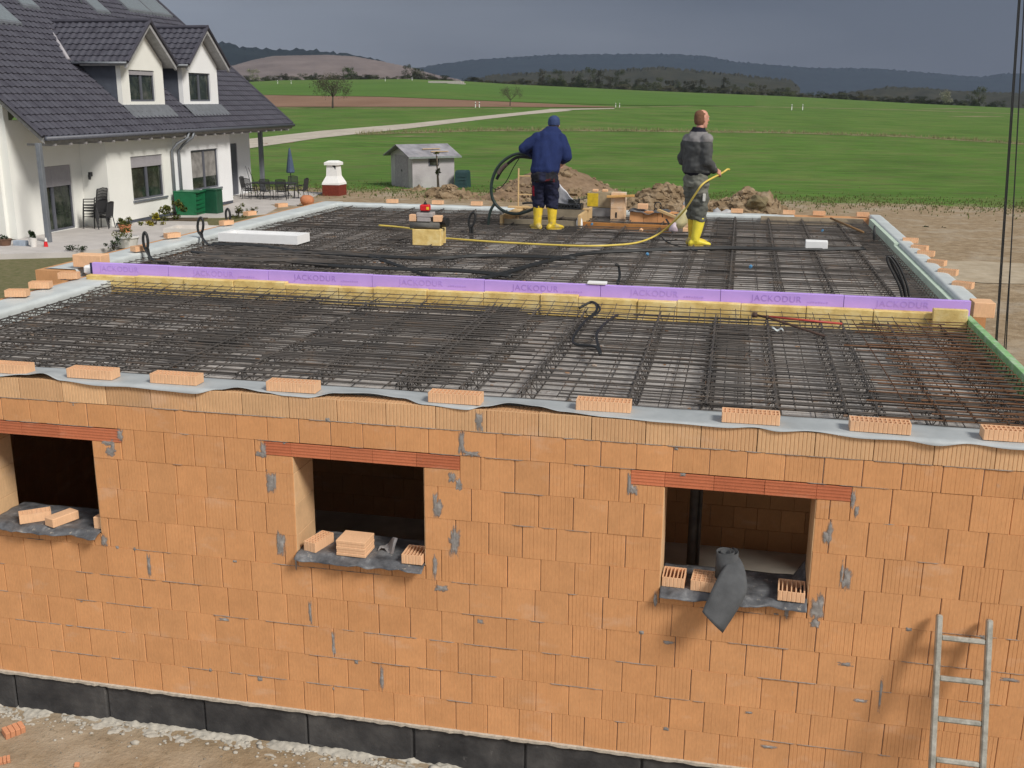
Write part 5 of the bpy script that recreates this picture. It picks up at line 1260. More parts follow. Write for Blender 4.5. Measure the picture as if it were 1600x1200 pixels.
# dormers
def dormer(y0, y1, ze, zp, wy0, wy1, wz0, wz1, shut):
    xf = -18.35; zb = rz(xf)-.05; yc = (y0+y1)/2; D = MB()
    # front face with opening
    D.box(xf-.2, xf, y0, wy0, zb, ze); D.box(xf-.2, xf, wy1, y1, zb, ze); D.box(xf-.2, xf, wy0, wy1, zb, wz0); D.box(xf-.2, xf, wy0, wy1, wz1, ze)
    D.add([(xf-.2,y0,ze),(xf-.2,y1,ze),(xf-.2,yc,zp),(xf,y0,ze),(xf,y1,ze),(xf,yc,zp)], [(0,1,2),(3,5,4),(0,3,4,1),(1,4,5,2),(2,5,3,0)])
    dm = D.build('dormer', m_wht if y0 > 34 else m_cream, NH)
    window(xf, wy0, wy1, wz0, wz1, shut, sill=False)
    xb = XE-(ze+.4-ZE)/TN
    for yy in (y0, y1-.12):
        s_ = MB(); s_.add([(xf-.201,yy,zb-.1),(xf-.201,yy,ze),(xb-.6,yy,ze),(xf-.201,yy+.12,zb-.1),(xf-.201,yy+.12,ze),(xb-.6,yy+.12,ze)], [(0,1,2),(3,5,4),(0,3,4,1),(1,4,5,2),(2,5,3,0)])
        s_.build('cheek', m_slate, dm)
    a = MB(); a.grid(10, 4, lambda u, v: (xf+.06+.48*v, y0-.12+(y1-y0+.24)*u, rz(xf+.06+.48*v)+.075+.05*(1-v))); a.build('apron_flashing', m_zinc, dm)
    a = MB(); a.box(xf-.02, xf+.06, y0-.03, y1+.03, rz(xf)+.02, rz(xf)+.09); a.build('sill', m_zinc, dm)
    # roof: two pantiled slopes with overhang
    sl = (zp-ze)/((y1-y0)/2); ov = .30; xo = xf+.50; zr = zp+.20
    ye0, ye1 = y0-ov, y1+ov; zee = zr-sl*(yc-ye0)
    xback = XE-(zr-ZE)/TN-.1; Lr_ = xo-xback; Hs = hypot(yc-ye0, zr-zee)
    def mkclip(sgn):
        def c(t):
            z = zee+t*sl/sqrt(1+sl*sl); xk = XE-(z-ZE)/TN-.12
            return (0, xo-xk) 
        return c
    tileroof(Vector((xo, ye0, zee)), Vector((-1,0,0)), Vector((0,1,sl)), Lr_, Hs, 'dormer_roof', dm, clip=mkclip(0))
    tileroof(Vector((xo, ye1, zee)), Vector((-1,0,0)), Vector((0,-1,sl)), Lr_, Hs, 'dormer_roof', dm, clip=mkclip(0))
    b = MB()
    for s2, ye in ((0, ye0), (1, ye1)):
        # soffit board and bargeboard
        b.add([(xo-.03, ye, zee-.03),(xo-.03, yc, zr-.03),(xo-.03, yc, zr-.20),(xo-.03, ye, zee-.20),(xo-.13, ye, zee-.03),(xo-.13, yc, zr-.03),(xo-.13, yc, zr-.20),(xo-.13, ye, zee-.20)], [(0,1,2,3),(7,6,5,4),(0,4,5,1),(3,2,6,7),(0,3,7,4)])
        b.add([(xo-.131, ye, zee-.06),(xo-.131, yc, zr-.06),(xf-1.5, yc, zr-.06),(xf-1.5, ye, zee-.06),(xo-.131, ye, zee-.12),(xo-.131, yc, zr-.12),(xf-1.5, yc, zr-.12),(xf-1.5, ye, zee-.12)], [(0,3,2,1),(4,5,6,7),(0,1,5,4),(3,7,6,2),(0,4,7,3)])
    b.build('bargeboard', plain('barge_grey', (.36,.36,.37), .7), dm)
    c = MB()
    for ye in (ye0, ye1): c.tube([(xo+.01, ye, zee+.03), (xo+.01, yc, zr+.05)], .06, 6)
    c.tube([(xo+.04, yc, zr+.05), (xback, yc, zr+.05)], .09, 8); c.build('ridge_tiles', m_tile, dm)
    g = MB()
    for ye, sg in ((ye0,-1),(ye1,1)): g.tube([(xo, ye+sg*.06, zee-.02), (XE-(zee-ZE)/TN, ye+sg*.06, zee-.02)], .05, 6)
    g.build('gutter', m_zinc, dm, True)
    f = MB(); f.tube([(XE-(zee-ZE)/TN, ye0-.05, zee+.1), (xback, yc-.25, zr-.02)], .09, 4); f.build('valley_flashing', m_shut, dm, True)
dormer(30.6, 33.66, 5.98, 7.28, 31.15, 33.0, 4.50, 5.68, .18)
dormer(35.2, 38.3, 6.02, 7.32, 35.75, 37.65, 4.50, 5.68, 0)
# roof lights and collector
def panel(y0, y1, x0, x1, mat, name, lift=.09, fr=True):
    mb = MB(); k = [(y0, x0), (y1, x0), (y1, x1), (y0, x1)]
    top = [(x, y, rz(x)+lift+.06) for y, x in k]; bot = [(x, y, rz(x)+.02) for y, x in k]
    mb.add(top+bot, [(0,1,2,3),(0,4,5,1),(1,5,6,2),(2,6,7,3),(3,7,4,0)]); o = mb.build(name, m_zinc, NH)
    mb = MB(); i = .07; k = [(y0+i, x0-i), (y1-i, x0-i), (y1-i, x1+i), (y0+i, x1+i)]; mb.add([(x, y, rz(x)+lift+.065) for y, x in k], [(0,1,2,3)]); mb.build('glazing', mat, o)
m_skyg = plain('roof_glazing', (.20,.23,.25), .12, .1); m_skyg.node_tree.nodes['Principled BSDF'].inputs['Specular IOR Level'].default_value = .8
panel(27.4, 29.75, -21.72, -23.3, m_skyg, 'roof_light'); panel(31.15, 32.2, -22.62, -24.0, m_skyg, 'roof_light'); panel(36.45, 37.5, -22.85, -24.0, m_skyg, 'roof_light')
panel(39.6, 41.6, -23.2, -24.1, m_skyg, 'solar_collector'); panel(41.65, 43.5, -23.2, -24.1, m_skyg, 'solar_collector')
mb = MB(); mb.tube([(-23.3,36.0,rz(-23.3)),(-23.3,36.0,rz(-23.3)+.45)], .06, 8); mb.tube([(-23.3,36.0,rz(-23.3)+.45),(-23.3,36.0,rz(-23.3)+.5)], .10, 8); mb.build('vent_pipe', m_zinc, NH, True)
mb = MB(); mb.cbox(-18.55,-18.45,28.20,28.349,1.85,2.0,.01); mb.tube([(-18.5,28.2,1.9),(-18.45,28.14,1.75)], .05, 8); mb.build('wall_lamp', m_black, NH)
# ================================================================ terraces and paths round the house
m_slab = plain('terrace_paving', (.50,.47,.45), .9, .1, 1.5)
def pave(name, poly, z=.0, mat=m_slab):
    mb = MB(); n = len(poly); mb.prism(poly, z-.45, z, ax=2); return tag(mb.build(name, mat), kind='structure')
pave('terrace', [(-18.88,24.66),(-18.88,22.0),(-17.5,21.0),(-15.3,22.1),(-14.2,24.6),(-14.6,29.6),(-15.3,30.8),(-16.8,30.6),(-17.83,30.2),(-17.83,28.34),(-18.88,28.34)], .012)
pave('garden_path', [(-17.6,31.6),(-15.6,32.4),(-14.4,34.2),(-15.0,36.6),(-16.4,38.6),(-17.83,38.8),(-17.83,38.2),(-17.4,36.0),(-16.8,34.6),(-17.6,33.4)], .006)
pave('terrace', [(-19.48,38.42),(-17.0,38.3),(-14.5,37.6),(-15.3,40.2),(-15.9,44.2),(-19.48,45.0)], .012)
m_bed2 = plain('bed_soil', (.10,.075,.05), .95, .3, 3)
pave('flower_bed', [(-17.8,30.25),(-16.75,30.65),(-15.9,31.1),(-15.9,32.0),(-17.5,31.5)], .03, m_bed2)
# planting
def bush(name, loc, rx, rz_, mat, label, n=500, s_=.05, cat='bush', grp=None):
    e = empty(name, loc, label, cat, grp); mb = MB(); leafy(mb, (0,0,rz_*.9), rx, rx, rz_, n, s_, hash(label)%999); mb.build('foliage', mat, e)
    t = MB(); 
    for k in range(4): a = k*1.7; t.tube([(0,0,-.02),(cos(a)*rx*.3,sin(a)*rx*.3,rz_*1.0)], [.02,.008], 4)
    t.build('stems', m_bark, e); return e
m_gol = foliage_mat('golden_green', (.12,.12,.02), (.07,.09,.02)); m_dk = foliage_mat('dark_leaf', (.02,.035,.015), (.035,.06,.02)); m_yel = foliage_mat('yellow_bloom', (.45,.36,.03), (.10,.12,.02))
bush('garden_shrub', G(272,345), .62, .42, m_gol, 'loose green shrub in the bed before the green rain barrel', 700); bush('garden_shrub', G(243,353), .38, .30, m_yel, 'low yellow flowering plant in the bed beneath the left window of the house', 350)
bush('garden_shrub', G(372,340), .36, .30, m_gol, 'round clipped golden shrub beyond the foam trough', 500, .035); bush('garden_shrub', G(395,334), .26, .2, m_gol, 'smaller round golden shrub beside the clipped one', 300, .03)
bush('garden_shrub', P(178,390,2,0), .30, .22, m_dk, 'dark twiggy plant beside the white flower tub', 300, .03); bush('garden_shrub', P(112,392,2,0), .42, .10, m_dk, 'low creeping plants along the lawn edge by the terrace', 260, .03)
def potplant(loc, label, r=.2, h=.25, col=None, leaf=None, rx=.3, rz_=.25, n=350):
    e = empty('potted_plant', loc, label, 'potted plant'); mb = MB(); mb.loft([((0,0,0),r*.75,r*.75,None),((0,0,h*.9),r,r,None),((0,0,h*.91),r*1.08,r*1.08,None),((0,0,h),r*1.08,r*1.08,None)], 14); mb.build('pot', col, e)
    mb = MB(); leafy(mb, (0,0,h+rz_*.8), rx, rx, rz_, n, .035, int(loc[1]*7)); mb.build('foliage', leaf, e)
m_terra = plain('terracotta', (.50,.20,.10), .85, .12); m_pwh = plain('white_pot', (.70,.68,.65), .7, .05)
potplant(P(196,363,2,0), 'terracotta pot with a leafy pink topped plant on the terrace', .22, .28, m_terra, m_gol, .30, .26)
e_ = potplant(P(200,386,2,.0), 'wide pale tub with a bushy orange green plant by the rim bricks', .36, .34, m_pwh, m_gol, .45, .30, 500)
potplant(P(53,386,2,0), 'small white pot with a round dark ball plant beside the porch post', .12, .30, m_pwh, m_dk, .14, .14, 300)
potplant(P(8,384,2,0), 'brown pot with dry plants at the left picture edge', .22, .22, plain('brown_pot',(.16,.09,.06)), m_dk, .2, .08, 120)
mb = MB(); q = P(33,384,2,0); mb.cbox(q.x-.22,q.x+.22,q.y-.1,q.y+.1,0,.17,.01); tag(mb.build('planter_box', plain('blue_box',(.33,.38,.45),.7)), 'pale blue planter box between the pots at the foot of the gable wall', 'planter')
e = empty('white_gnome', P(72,386,2,0), 'tiny red and white ornament at the foot of the porch post', 'ornament'); mb = MB(); mb.loft([((0,0,0),.07,.07,None),((0,0,.18),.05,.05,None)],10); mb.build('body', m_red, e); mb = MB(); mb.loft([((0.02,0,.185),.045,.045,None),((0.02,0,.30),.02,.02,None)],10); mb.build('top', m_pwh, e)
# stone trough beside the rim
mb = MB(); q = P(256,372,2,0); Mx = Matrix.Translation((q.x, q.y, .0)) @ Matrix.Rotation(.12,4,'Z')
m_conc2 = plain('pale_trough', (.62,.58,.54), .85, .1, 2)
for a in ((0,2.3,0,.12),(0,2.3,1.0,1.12),(0,.12,.121,.999),(2.18,2.3,.121,.999)): mb.box(a[0],a[1],a[2],a[3],.11,.33,Mx)
mb.box(.121,2.179,.121,.999,.11,.22,Mx); mb.box(.2,.5,.1,1.0,0,.109,Mx); mb.box(1.8,2.1,.1,1.0,0,.109,Mx); tag(mb.build('stone_trough', m_conc2), 'long pale stone trough on two feet beside the terrace', 'trough')
# green rain barrel
e = empty('rain_barrel', P(299,335,2,0), 'green square garden tank standing against the white house wall', 'garden tank'); e.rotation_euler.z = .12
m_gplas = plain('green_plastic', (.012,.135,.055), .4, .12, 6)
mb = MB(); mb.loft([((0,0,0),.62,.50,Matrix.Rotation(pi/4,3,'Z')),((0,0,.92),.70,.58,Matrix.Rotation(pi/4,3,'Z'))], 4); mb.build('tank', m_gplas, e)
mb = MB()
for k in range(5): mb.box(-.462,.462,-.378,.378,.12+.17*k,.135+.17*k)
mb.build('ribs', m_gplas, e)
mb = MB(); mb.cbox(-.54,.54,-.44,.44,.92,.97,.01); mb.build('lid', m_gplas, e)
mb = MB(); q = P(318,334,2,0)-e.location; mb.cbox(q.x-.02,q.x+.58,q.y+.1,q.y+.65,0,.95,.02); mb.cbox(q.x-.04,q.x+.60,q.y+.08,q.y+.67,.952,1.0,.01)
o = mb.build('side_bin', plain('dark_green_plastic',(.008,.07,.035),.45), e); o.rotation_euler.z = -.12
# stacked garden chairs by the door
m_dkm = plain('dark_metal', (.028,.028,.03), .5, .2)
def gchair(name, loc, rz, label, grp, H=.95, z=0):
    e = empty(name, loc, label, 'garden chair', grp); e.rotation_euler.z = rz
    mb = MB()
    for x in (-.24,.24): mb.tube([(x,-.25,0),(x,-.22,.42),(x,-.20,.62),(x,.2,.64)], .018, 5); mb.tube([(x,.32,0),(x,.24,.42),(x*.95,.33,H)], .018, 5)
    mb.tube([(-.228,.33,H),(0,.36,H+.05),(.228,.33,H)], .012, 5); mb.build('frame', m_dkm, e)
    mb = MB(); mb.grid(4,4,lambda u,v:(-.23+.46*u,-.22+.46*v,.42-.02*sin(pi*u))); o = mb.build('seat', m_dkm, e); o.modifiers.new('s','SOLIDIFY').thickness=.02
    mb = MB()
    for k in range(13): x = -.22+.0367*k; mb.tube([(x,.25,.44),(x*.97,.325,H+.03)], .012, 4)
    mb.build('backrest', m_dkm, e); return e
c0 = gchair('garden_chair', P(150,357,2,0), -1.7, 'lowest dark chair of the stack between terrace door and house corner', 'stacked dark garden chairs')
ll = ['second chair from the bottom of the dark stack by the terrace door','middle chair of the dark stack by the terrace door','second chair from the top of the dark stack by the terrace door','topmost dark chair of the stack by the terrace door']
for k in range(4): o = copy_tree(c0); o.location.z = .10*(k+1); o.location.x += .015*k; o.scale = (1.2,1.2,1.1); tag(o, ll[k])
c0.scale = (1.2,1.2,1.1)
c1 = gchair('garden_chair', P(163,357,2,0), -1.5, 'single dark chair pulled out beside the stacked ones', 'stacked dark garden chairs')
# table, chairs, closed umbrella
tq = P(438,312,2,0); e = empty('garden_table', (tq.x-.6, tq.y+.7, 0), 'dark oval garden table on the rear terrace', 'table')
mb = MB(); mb.loft([((0,0,.70),1.15,.62,None),((0,0,.735),1.15,.62,None)], 28); mb.build('tabletop', m_dkm, e)
mb = MB()
for x in (-.8,.8):
    for y in (-.35,.35): mb.tube([(x,y,0),(x*.7,y*.6,.35),(x*.85,y*.9,.70)], .014, 5)
mb.build('legs', m_dkm, e)
cl = [(-.9,-.75,3.0,'front left dark chair at the oval garden table'),(.0,-.85,3.3,'front middle dark chair at the oval garden table'),(.75,-.8,3.4,'front right dark chair at the oval garden table'),(1.35,.0,-1.6,'dark chair at the right end of the oval garden table'),(-1.4,.1,1.6,'dark chair at the left end of the oval garden table near the porch post'),(.5,.85,0.1,'dark chair on the far side of the oval garden table')]
for k, (dx, dy, r_, l) in enumerate(cl):
    o = copy_tree(c1); o.location = (e.location.x+dx, e.location.y+dy, 0); o.rotation_euler.z = r_; tag(o, l, 'garden chair', 'chairs around the oval garden table')
q = P(455,292,2,0); e = empty('closed_umbrella', q, 'closed slate blue sun umbrella standing by the garden table', 'umbrella')
mb = MB(); mb.tube([(0,0,0),(0,0,2.0)], .025, 8); mb.build('pole', m_dkm, e)
mb = MB(); mb.loft([((0,0,.75),.20,.20,None),((0,0,.80),.24,.22,None),((0,0,1.4),.15,.14,None),((0,0,1.95),.06,.06,None),((0,0,2.08),.015,.015,None)], 10); mb.build('canopy', plain('slate_fabric',(.075,.105,.17),.85), e)
mb = MB(); mb.loft([((0,0,0),.30,.30,None),((0,0,.07),.28,.28,None)], 16); mb.build('foot', m_conc, e)
mb = MB(); q = P(480,318,2,.1); mb.blob((q.x,q.y,.24),.30,.28,.25,.15,2,3); tag(mb.build('terracotta_bowl', m_terra, None, True), 'big terracotta bowl lying at the corner of the rear terrace', 'bowl')
mb = MB(); mb.tube([(-19.1,42.9,0),(-19.4,42.75,1.35)], .015, 5); tag(mb.build('garden_tool', m_zinc), 'long handled garden tool leaning beside the dark door', 'tool')
mb = MB(); mb.tube([(-19.0,43.2,0),(-19.42,43.1,1.25)], .015, 5); tag(mb.build('garden_tool', m_dkm), 'second garden tool leaning at the end wall corner', 'tool')
# masonry barbecue
q = P(523,306,2,-.05); k = (q-CAM).length/FPX; e = empty('garden_barbecue', q, 'white chimney shaped garden barbecue on a dark red base', 'barbecue')
m_bw = plain('white_plaster', (.80,.80,.79), .85, .05); m_br = plain('dark_red_brick', (.17,.035,.022), .85, .2, 12)
R4 = Matrix.Rotation(pi/4,3,'Z'); c_ = k*1.41
mb = MB(); mb.loft([((0,0,-.2),14*c_,12*c_,R4),((0,0,17*k),14*c_,12*c_,R4)], 4); mb.build('base', m_br, e)
mb = MB(); mb.loft([((0,0,17.2*k),14.5*c_,12*c_,R4),((0,0,20*k),14*c_,12*c_,R4),((0,0,30*k),9*c_,8*c_,R4),((0,0,46*k),8.2*c_,7.6*c_,R4)], 4); mb.build('hood', m_bw, e)
mb = MB(); mb.loft([((0,0,46.1*k),11*c_,10*c_,R4),((0,0,50*k),11*c_,10*c_,R4),((0,0,52.5*k),6*c_,5*c_,R4)], 4); mb.build('cap', m_bw, e)
mb = MB(); mb.box(1*k,6*k,-7.9*k,-7.3*k,40*k,45.5*k); mb.build('smoke_hole', m_black, e)
# garden shed
sc = P(645,297,2,-.1); sr = P(710,294,2,-.1); sl_ = P(608,292,2,-.1)
dx = (sr-sc); dy = (sl_-sc); Wd = dx.length; Dp = dy.length; ux = dx.normalized(); uy = Vector((-ux.y, ux.x, 0))
e = empty('garden_shed', sc, 'small pale grey timber garden shed with felt covered gable roof', 'garden shed'); e.rotation_euler.z = atan2(ux.y, ux.x)
m_shed = Mat('grey_boards'); v = m_shed.pos(); sx_ = m_shed.n('ShaderNodeSeparateXYZ'); m_shed.l(v, sx_.inputs[0])
m_shed.bump(m_shed.math('FRACT', m_shed.math('DIVIDE', sx_.outputs[2], .13)), .8, .03); m_shed = m_shed.fin(m_shed.ramp(m_shed.noise(v, 2, 5), [(.3,(.46,.43,.45)),(.7,(.53,.50,.52))]), .85)
HW = 52*(sc-CAM).length/FPX; HG = HW+.42
mb = MB(); mb.box(0,Wd,0,.06,0,HW); mb.box(0,Wd,Dp-.06,Dp,0,HW); mb.prism([(0.061,0),(Dp-.061,0),(Dp-.061,HW),(Dp/2,HG),(.061,HW)], 0, .06, ax=0); mb.prism([(0.061,0),(Dp-.061,0),(Dp-.061,HW),(Dp/2,HG),(.061,HW)], Wd-.06, Wd, ax=0); mb.build('walls', m_shed, e)
mb = MB(); mb.box(-.02,-.001,Dp*.20,Dp*.50,.08,HW-.05); mb.box(-.02,-.001,Dp*.505,Dp*.80,.08,HW-.05); dd = mb.build('door', plain('grey_door',(.34,.31,.33),.85), e)
mb = MB(); mb.box(-.045,-.021,Dp*.46,Dp*.485,HW*.5,HW*.56); mb.build('handle', m_black, dd)
mb = MB(); 
for y0_, y1_, z0_, z1_ in ((-.28,Dp/2,HW-.14,HG+.06),(Dp+.28,Dp/2,HW-.14,HG+.06)):
    mb.add([(-.35,y0_,z0_),(Wd+.3,y0_,z0_),(Wd+.3,y1_,z1_),(-.35,y1_,z1_),(-.35,y0_,z0_+.05),(Wd+.3,y0_,z0_+.05),(Wd+.3,y1_,z1_+.05),(-.35,y1_,z1_+.05)], [(0,1,2,3),(7,6,5,4),(0,4,5,1),(1,5,6,2),(2,6,7,3),(3,7,4,0)])
mb.build('roof', plain('roof_felt',(.25,.245,.27),.9,.35,1.6,dirt=((.34,.32,.33),1.2)), e)
mb = MB(); mb.box(-.35,Wd+.3,-.31,-.28,HW-.17,HW-.07); mb.build('fascia', plain('shed_trim',(.22,.25,.24),.8), e)
mb = MB(); mb.box(Wd*.38,Wd*.62,-.03,-.002,HW*.68,HW*.93); f_ = mb.build('window', m_fr, e)
mb = MB(); mb.box(Wd*.40,Wd*.60,-.036,-.031,HW*.70,HW*.91); mb.build('pane', m_gl, f_)
for k_, (x_, y_) in enumerate(((.35,.5),(.48,.28))):
    mb = MB(); zz = HW-.09+(HG+.2-HW)*y_+.06; mb.cbox(Wd*x_,Wd*(x_+.42),-.28+(Dp/2+.28)*y_,-.28+(Dp/2+.28)*y_+.08,zz,zz+.03,.003); o = mb.build('batten', m_tim, e)
q = P(723,295,2,-.1); e = empty('compost_bin', q, 'dark teal plastic compost bin beside the garden shed', 'compost bin'); k = (q-CAM).length/FPX
mb = MB(); mb.loft([((0,0,0),11*k*1.35,10*k*1.35,R4),((0,0,25*k),10*k*1.35,9*k*1.35,R4),((0,0,28*k),8.5*k*1.35,8*k*1.35,R4)], 4); mb.build('bin', plain('teal_plastic',(.018,.050,.055),.6,.2,5), e)
mb = MB()
for j in range(4): mb.box(-7*k,7*k,-10.1*k,-9.4*k,(4+5*j)*k,(5+5*j)*k)
mb.build('slats', plain('teal_slat',(.035,.08,.085),.6), e)
q = P(686,300,2,-.1); k = (q-CAM).length/FPX; e = empty('sapling', q, 'thin staked sapling in front of the shed window', 'tree')
mb = MB(); mb.tube([(0,0,-.1),(-1*k,0,20*k),(-2.5*k,0,34*k),(-4*k,0,60*k)], [.05,.04,.035,.02], 6)
for j in range(7): a_ = j*2.1; mb.tube([(-2.4*k,0,(26+2*j)*k),(-2.4*k+cos(a_)*4*k,sin(a_)*4*k,(30+2.2*j)*k)], [.018,.006], 4)
mb.build('trunk', m_bark, e)
mb = MB(); leafy(mb, (-2.4*k,0,29*k), 5.5*k, 5*k, 7*k, 220, .05, 4); mb.build('crown', fm[1], e)
mb = MB(); mb.tube([(-3*k,.1,-.1),(-3.6*k,.1,54*k)], .035, 6); mb.build('stake', m_timg, e)
mb = MB(); leafy(mb, (-4*k,0,58*k), 5*k, 4*k, 2*k, 60, .06, 6); mb.build('top_twigs', m_gol, e)
# ================================================================ heaps of earth
def heapmat(name, a, b, c):
    M = Mat(name); v = M.pos(); q = M.ramp(M.noise(v, 1.6, 7, .7), [(.3, a), (.52, b), (.72, c)]); M.bump(M.noise(v, 6, 6, .7), .9, .08); return M.fin(q, .95)
m_heap = heapmat('heap_soil', (.16,.105,.065), (.24,.165,.105), (.31,.225,.15)); m_clod = heapmat('clod_soil', (.16,.11,.062), (.27,.195,.12), (.38,.30,.21))
def heap(px, py, wpx, hpx, label, mat, depth=4.0, peak=0, rough=.12, n=46, seed=0, clods=0):
    q = P(px, py, 2, -.15); k = (q-CAM).length/FPX; w = wpx*k/2; h = hpx*k; mb = MB()
    def f(u, v):
        x = (u-.5)*2; y = (v-.5)*2; r = sqrt(x*x+y*y); xx = x-peak*(1-min(1,r))
        z = max(0, 1-r**1.0)*h; z += rough*h*mnoise.noise(Vector((x*6+seed, y*6, seed)))*(1.0 if r < .95 else .2)+.5*rough*h*mnoise.noise(Vector((x*17+seed, y*17, seed)))
        return (q.x+xx*w, q.y+y*depth/2, -.25+max(-.1, z))
    mb.grid(n, n, f); o = mb.build('earth_heap', mat, None, True); tag(o, label, 'earth heap')
    if clods:
        c = MB(); rd = random.Random(seed+4)
        for i in range(clods):
            a, b = rd.uniform(-.95,.95), rd.uniform(-.8,.6); r = sqrt(a*a+b*b); 
            if r > 1: continue
            s_ = rd.uniform(.04,.12)*(2.4 if rd.random() < .06 else 1); c.blob((q.x+a*w, q.y+b*depth/2, -.25+max(0,1-r)*h+s_*.3), s_*1.2, s_, s_*.8, .5, 2, i+seed, 2.2)
        tag(c.build('soil_clods', m_clod), 'loose clods covering '+label, 'clods', kind='stuff')
heap(868, 302, 215, 52, 'tall brown conical earth heap behind the man in blue', m_heap, 9, 0, .07, 60, 1, 110)
heap(1042, 330, 190, 42, 'low heap of pale clods left of the man in grey', m_clod, 4, .0, .3, 60, 2, 1300)
heap(1165, 334, 125, 38, 'low heap of pale clods right of the man in grey', m_clod, 4, -.5, .3, 50, 3, 1000)
heap(700, 312, 110, 20, 'small heap of dug soil in front of the garden shed', m_clod, 3, -.4, .35, 50, 4, 350)
heap(800, 316, 150, 22, 'low bank of soil behind the hose loop', m_heap, 3, .2, .3, 50, 5, 120)
heap(640, 302, 100, 7, 'flat spill of stones beneath the shed corner', m_clod, 3, 0, .5, 40, 6, 90)
mb = MB(); q = P(1128, 322, 1, 16.5); mb.blob((q.x, q.y, q.z-.32), .33, .2, .22, .55, 3, 2, 2.6); tag(mb.build('grey_rag', plain('grey_sheet',(.42,.42,.43),.8), None, True), 'crumpled pale grey sheet lying on the clods by the back rim', 'sheet')
mb = MB(); q = P(1183,312,1,40); mb.blob((q.x,q.y,q.z-.15), .42,.35,.32,.35,3,5); tag(mb.build('boulder', plain('olive_rock',(.17,.14,.08),.95,.3,3)), 'dark olive boulder on top of the clods right of the man in grey', 'rock')
for k, (px, py, l) in enumerate([(1444,362,'small dark tuft on the bare earth near the back, left one'),(1474,363,'small dark tuft on the bare earth near the back, right one')]):
    bush('weed_tuft', P(px, py, 2, -.2), .22, .12, m_dk, l, 120, .04, 'weed')

mb = MB(); rt = random.Random(77)
def tuft(x, y, h, n=7):
    z = terr(x, y)
    for k in range(n):
        a = rt.random()*6.28; l = rt.uniform(.3,1)*h; v = rt.uniform(.6,1.25); mb.cur = (v, rt.random(), 0, 1); dx_, dy_ = cos(a), sin(a); b = l*.8
        mb.add([(x-dy_*.02, y+dx_*.02, z), (x+dy_*.02, y-dx_*.02, z), (x+dx_*b*.5, y+dy_*b*.5, z+l)], [(0,1,2)])
for i in range(5200):
    x = rt.uniform(-26, 26); y = 46.5+rt.gauss(0, 2.2); tuft(x, y, rt.uniform(.05,.17))
m_tuft = foliage_mat('grass_tufts', (.10,.17,.03), (.24,.22,.10))
tag(mb.build('grass_tufts', m_tuft), 'ragged grass tufts along the line where bare soil meets the green field', 'grass', kind='stuff')
mb = MB()
for i in range(1600):
    u = rt.random(); px_ = 560+1040*u; q = G(px_, lerp([(560,210),(760,204),(900,204),(1200,207),(1400,213),(1600,225)], px_)); tuft(q.x+rt.gauss(0,.5), q.y+rt.gauss(0,.9), rt.uniform(.2,.7), 6)
tag(mb.build('dry_tufts', foliage_mat('dry_tufts', (.34,.29,.17), (.20,.20,.08))), 'dry pale tufts along the strip between the two green fields', 'grass', kind='stuff')
# ================================================================ people
def clothmat(name, rough=.9, bs=220, mul=1.0, knit=False):
    M = Mat(name); at = M.n('ShaderNodeAttribute', attribute_name='tint'); v = M.pos()
    f = M.noise(v, 9, 5, .6); c = M.mix(1.0, at.outputs['Color'], M.ramp(f, [(.3, .82), (.7, 1.12)]), 'MULTIPLY')
    if knit:
        M.bump(M.noise(v, 60, 3, .6, (1,1,2.5)), .9, .012)
    else: M.bump(M.noise(v, bs, 3), .3, .002)
    return M.fin(c, rough)
m_cloth = clothmat('work_cloth'); m_knit = clothmat('knitted_wool', knit=True); m_skin = clothmat('skin', .55); m_boot = clothmat('rubber_boot', .5)
def remeshed(mb, vox, name, mat, parent, paint, wr=None, sm=4):
    me = bpy.data.meshes.new('t'); me.from_pydata(mb.v, [], mb.f); o = bpy.data.objects.new('t', me); C.objects.link(o)
    bm = bmesh.new(); bm.from_mesh(me); bmesh.ops.recalc_face_normals(bm, faces=bm.faces); bm.to_mesh(me); bm.free()
    r = o.modifiers.new('r', 'REMESH'); r.mode = 'VOXEL'; r.voxel_size = vox; s_ = o.modifiers.new('s', 'SMOOTH'); s_.factor = .5; s_.iterations = sm
    dg = bpy.context.evaluated_depsgraph_get(); dg.update(); m2 = bpy.data.meshes.new_from_object(o.evaluated_get(dg)); bpy.data.objects.remove(o)
    if wr:
        amp, fr, st = wr; ns = [v.normal.copy() for v in m2.vertices]
        for v, n_ in zip(m2.vertices, ns):
            p = Vector((v.co.x*fr, v.co.y*fr, v.co.z*fr*st)); v.co += n_*(amp*(mnoise.noise(p)+.5*mnoise.noise(p*2.1)))
    m2.materials.clear(); m2.materials.append(mat); a = m2.attributes.new('tint', 'FLOAT_COLOR', 'CORNER'); data = []
    for f in m2.polygons:
        c = paint(f.center, f.normal) if callable(paint) else paint; data.extend((*c, 1)*f.loop_total)
    a.data.foreach_set('color', data); m2.polygons.foreach_set('use_smooth', [True]*len(m2.polygons)); m2.name = name
    o = bpy.data.objects.new(name, m2); C.objects.link(o); o.parent = parent; return o
def cap(mb, a, b, ra, rb, n=12):
    a, b = Vector(a), Vector(b); d = (b-a).normalized()
    pts = [a-d*ra*.8, a-d*ra*.45, a, a.lerp(b,.5), b, b+d*rb*.45, b+d*rb*.8]; mb.tube(pts, [ra*.45, ra*.88, ra, (ra+rb)/2, rb, rb*.88, rb*.45], n)
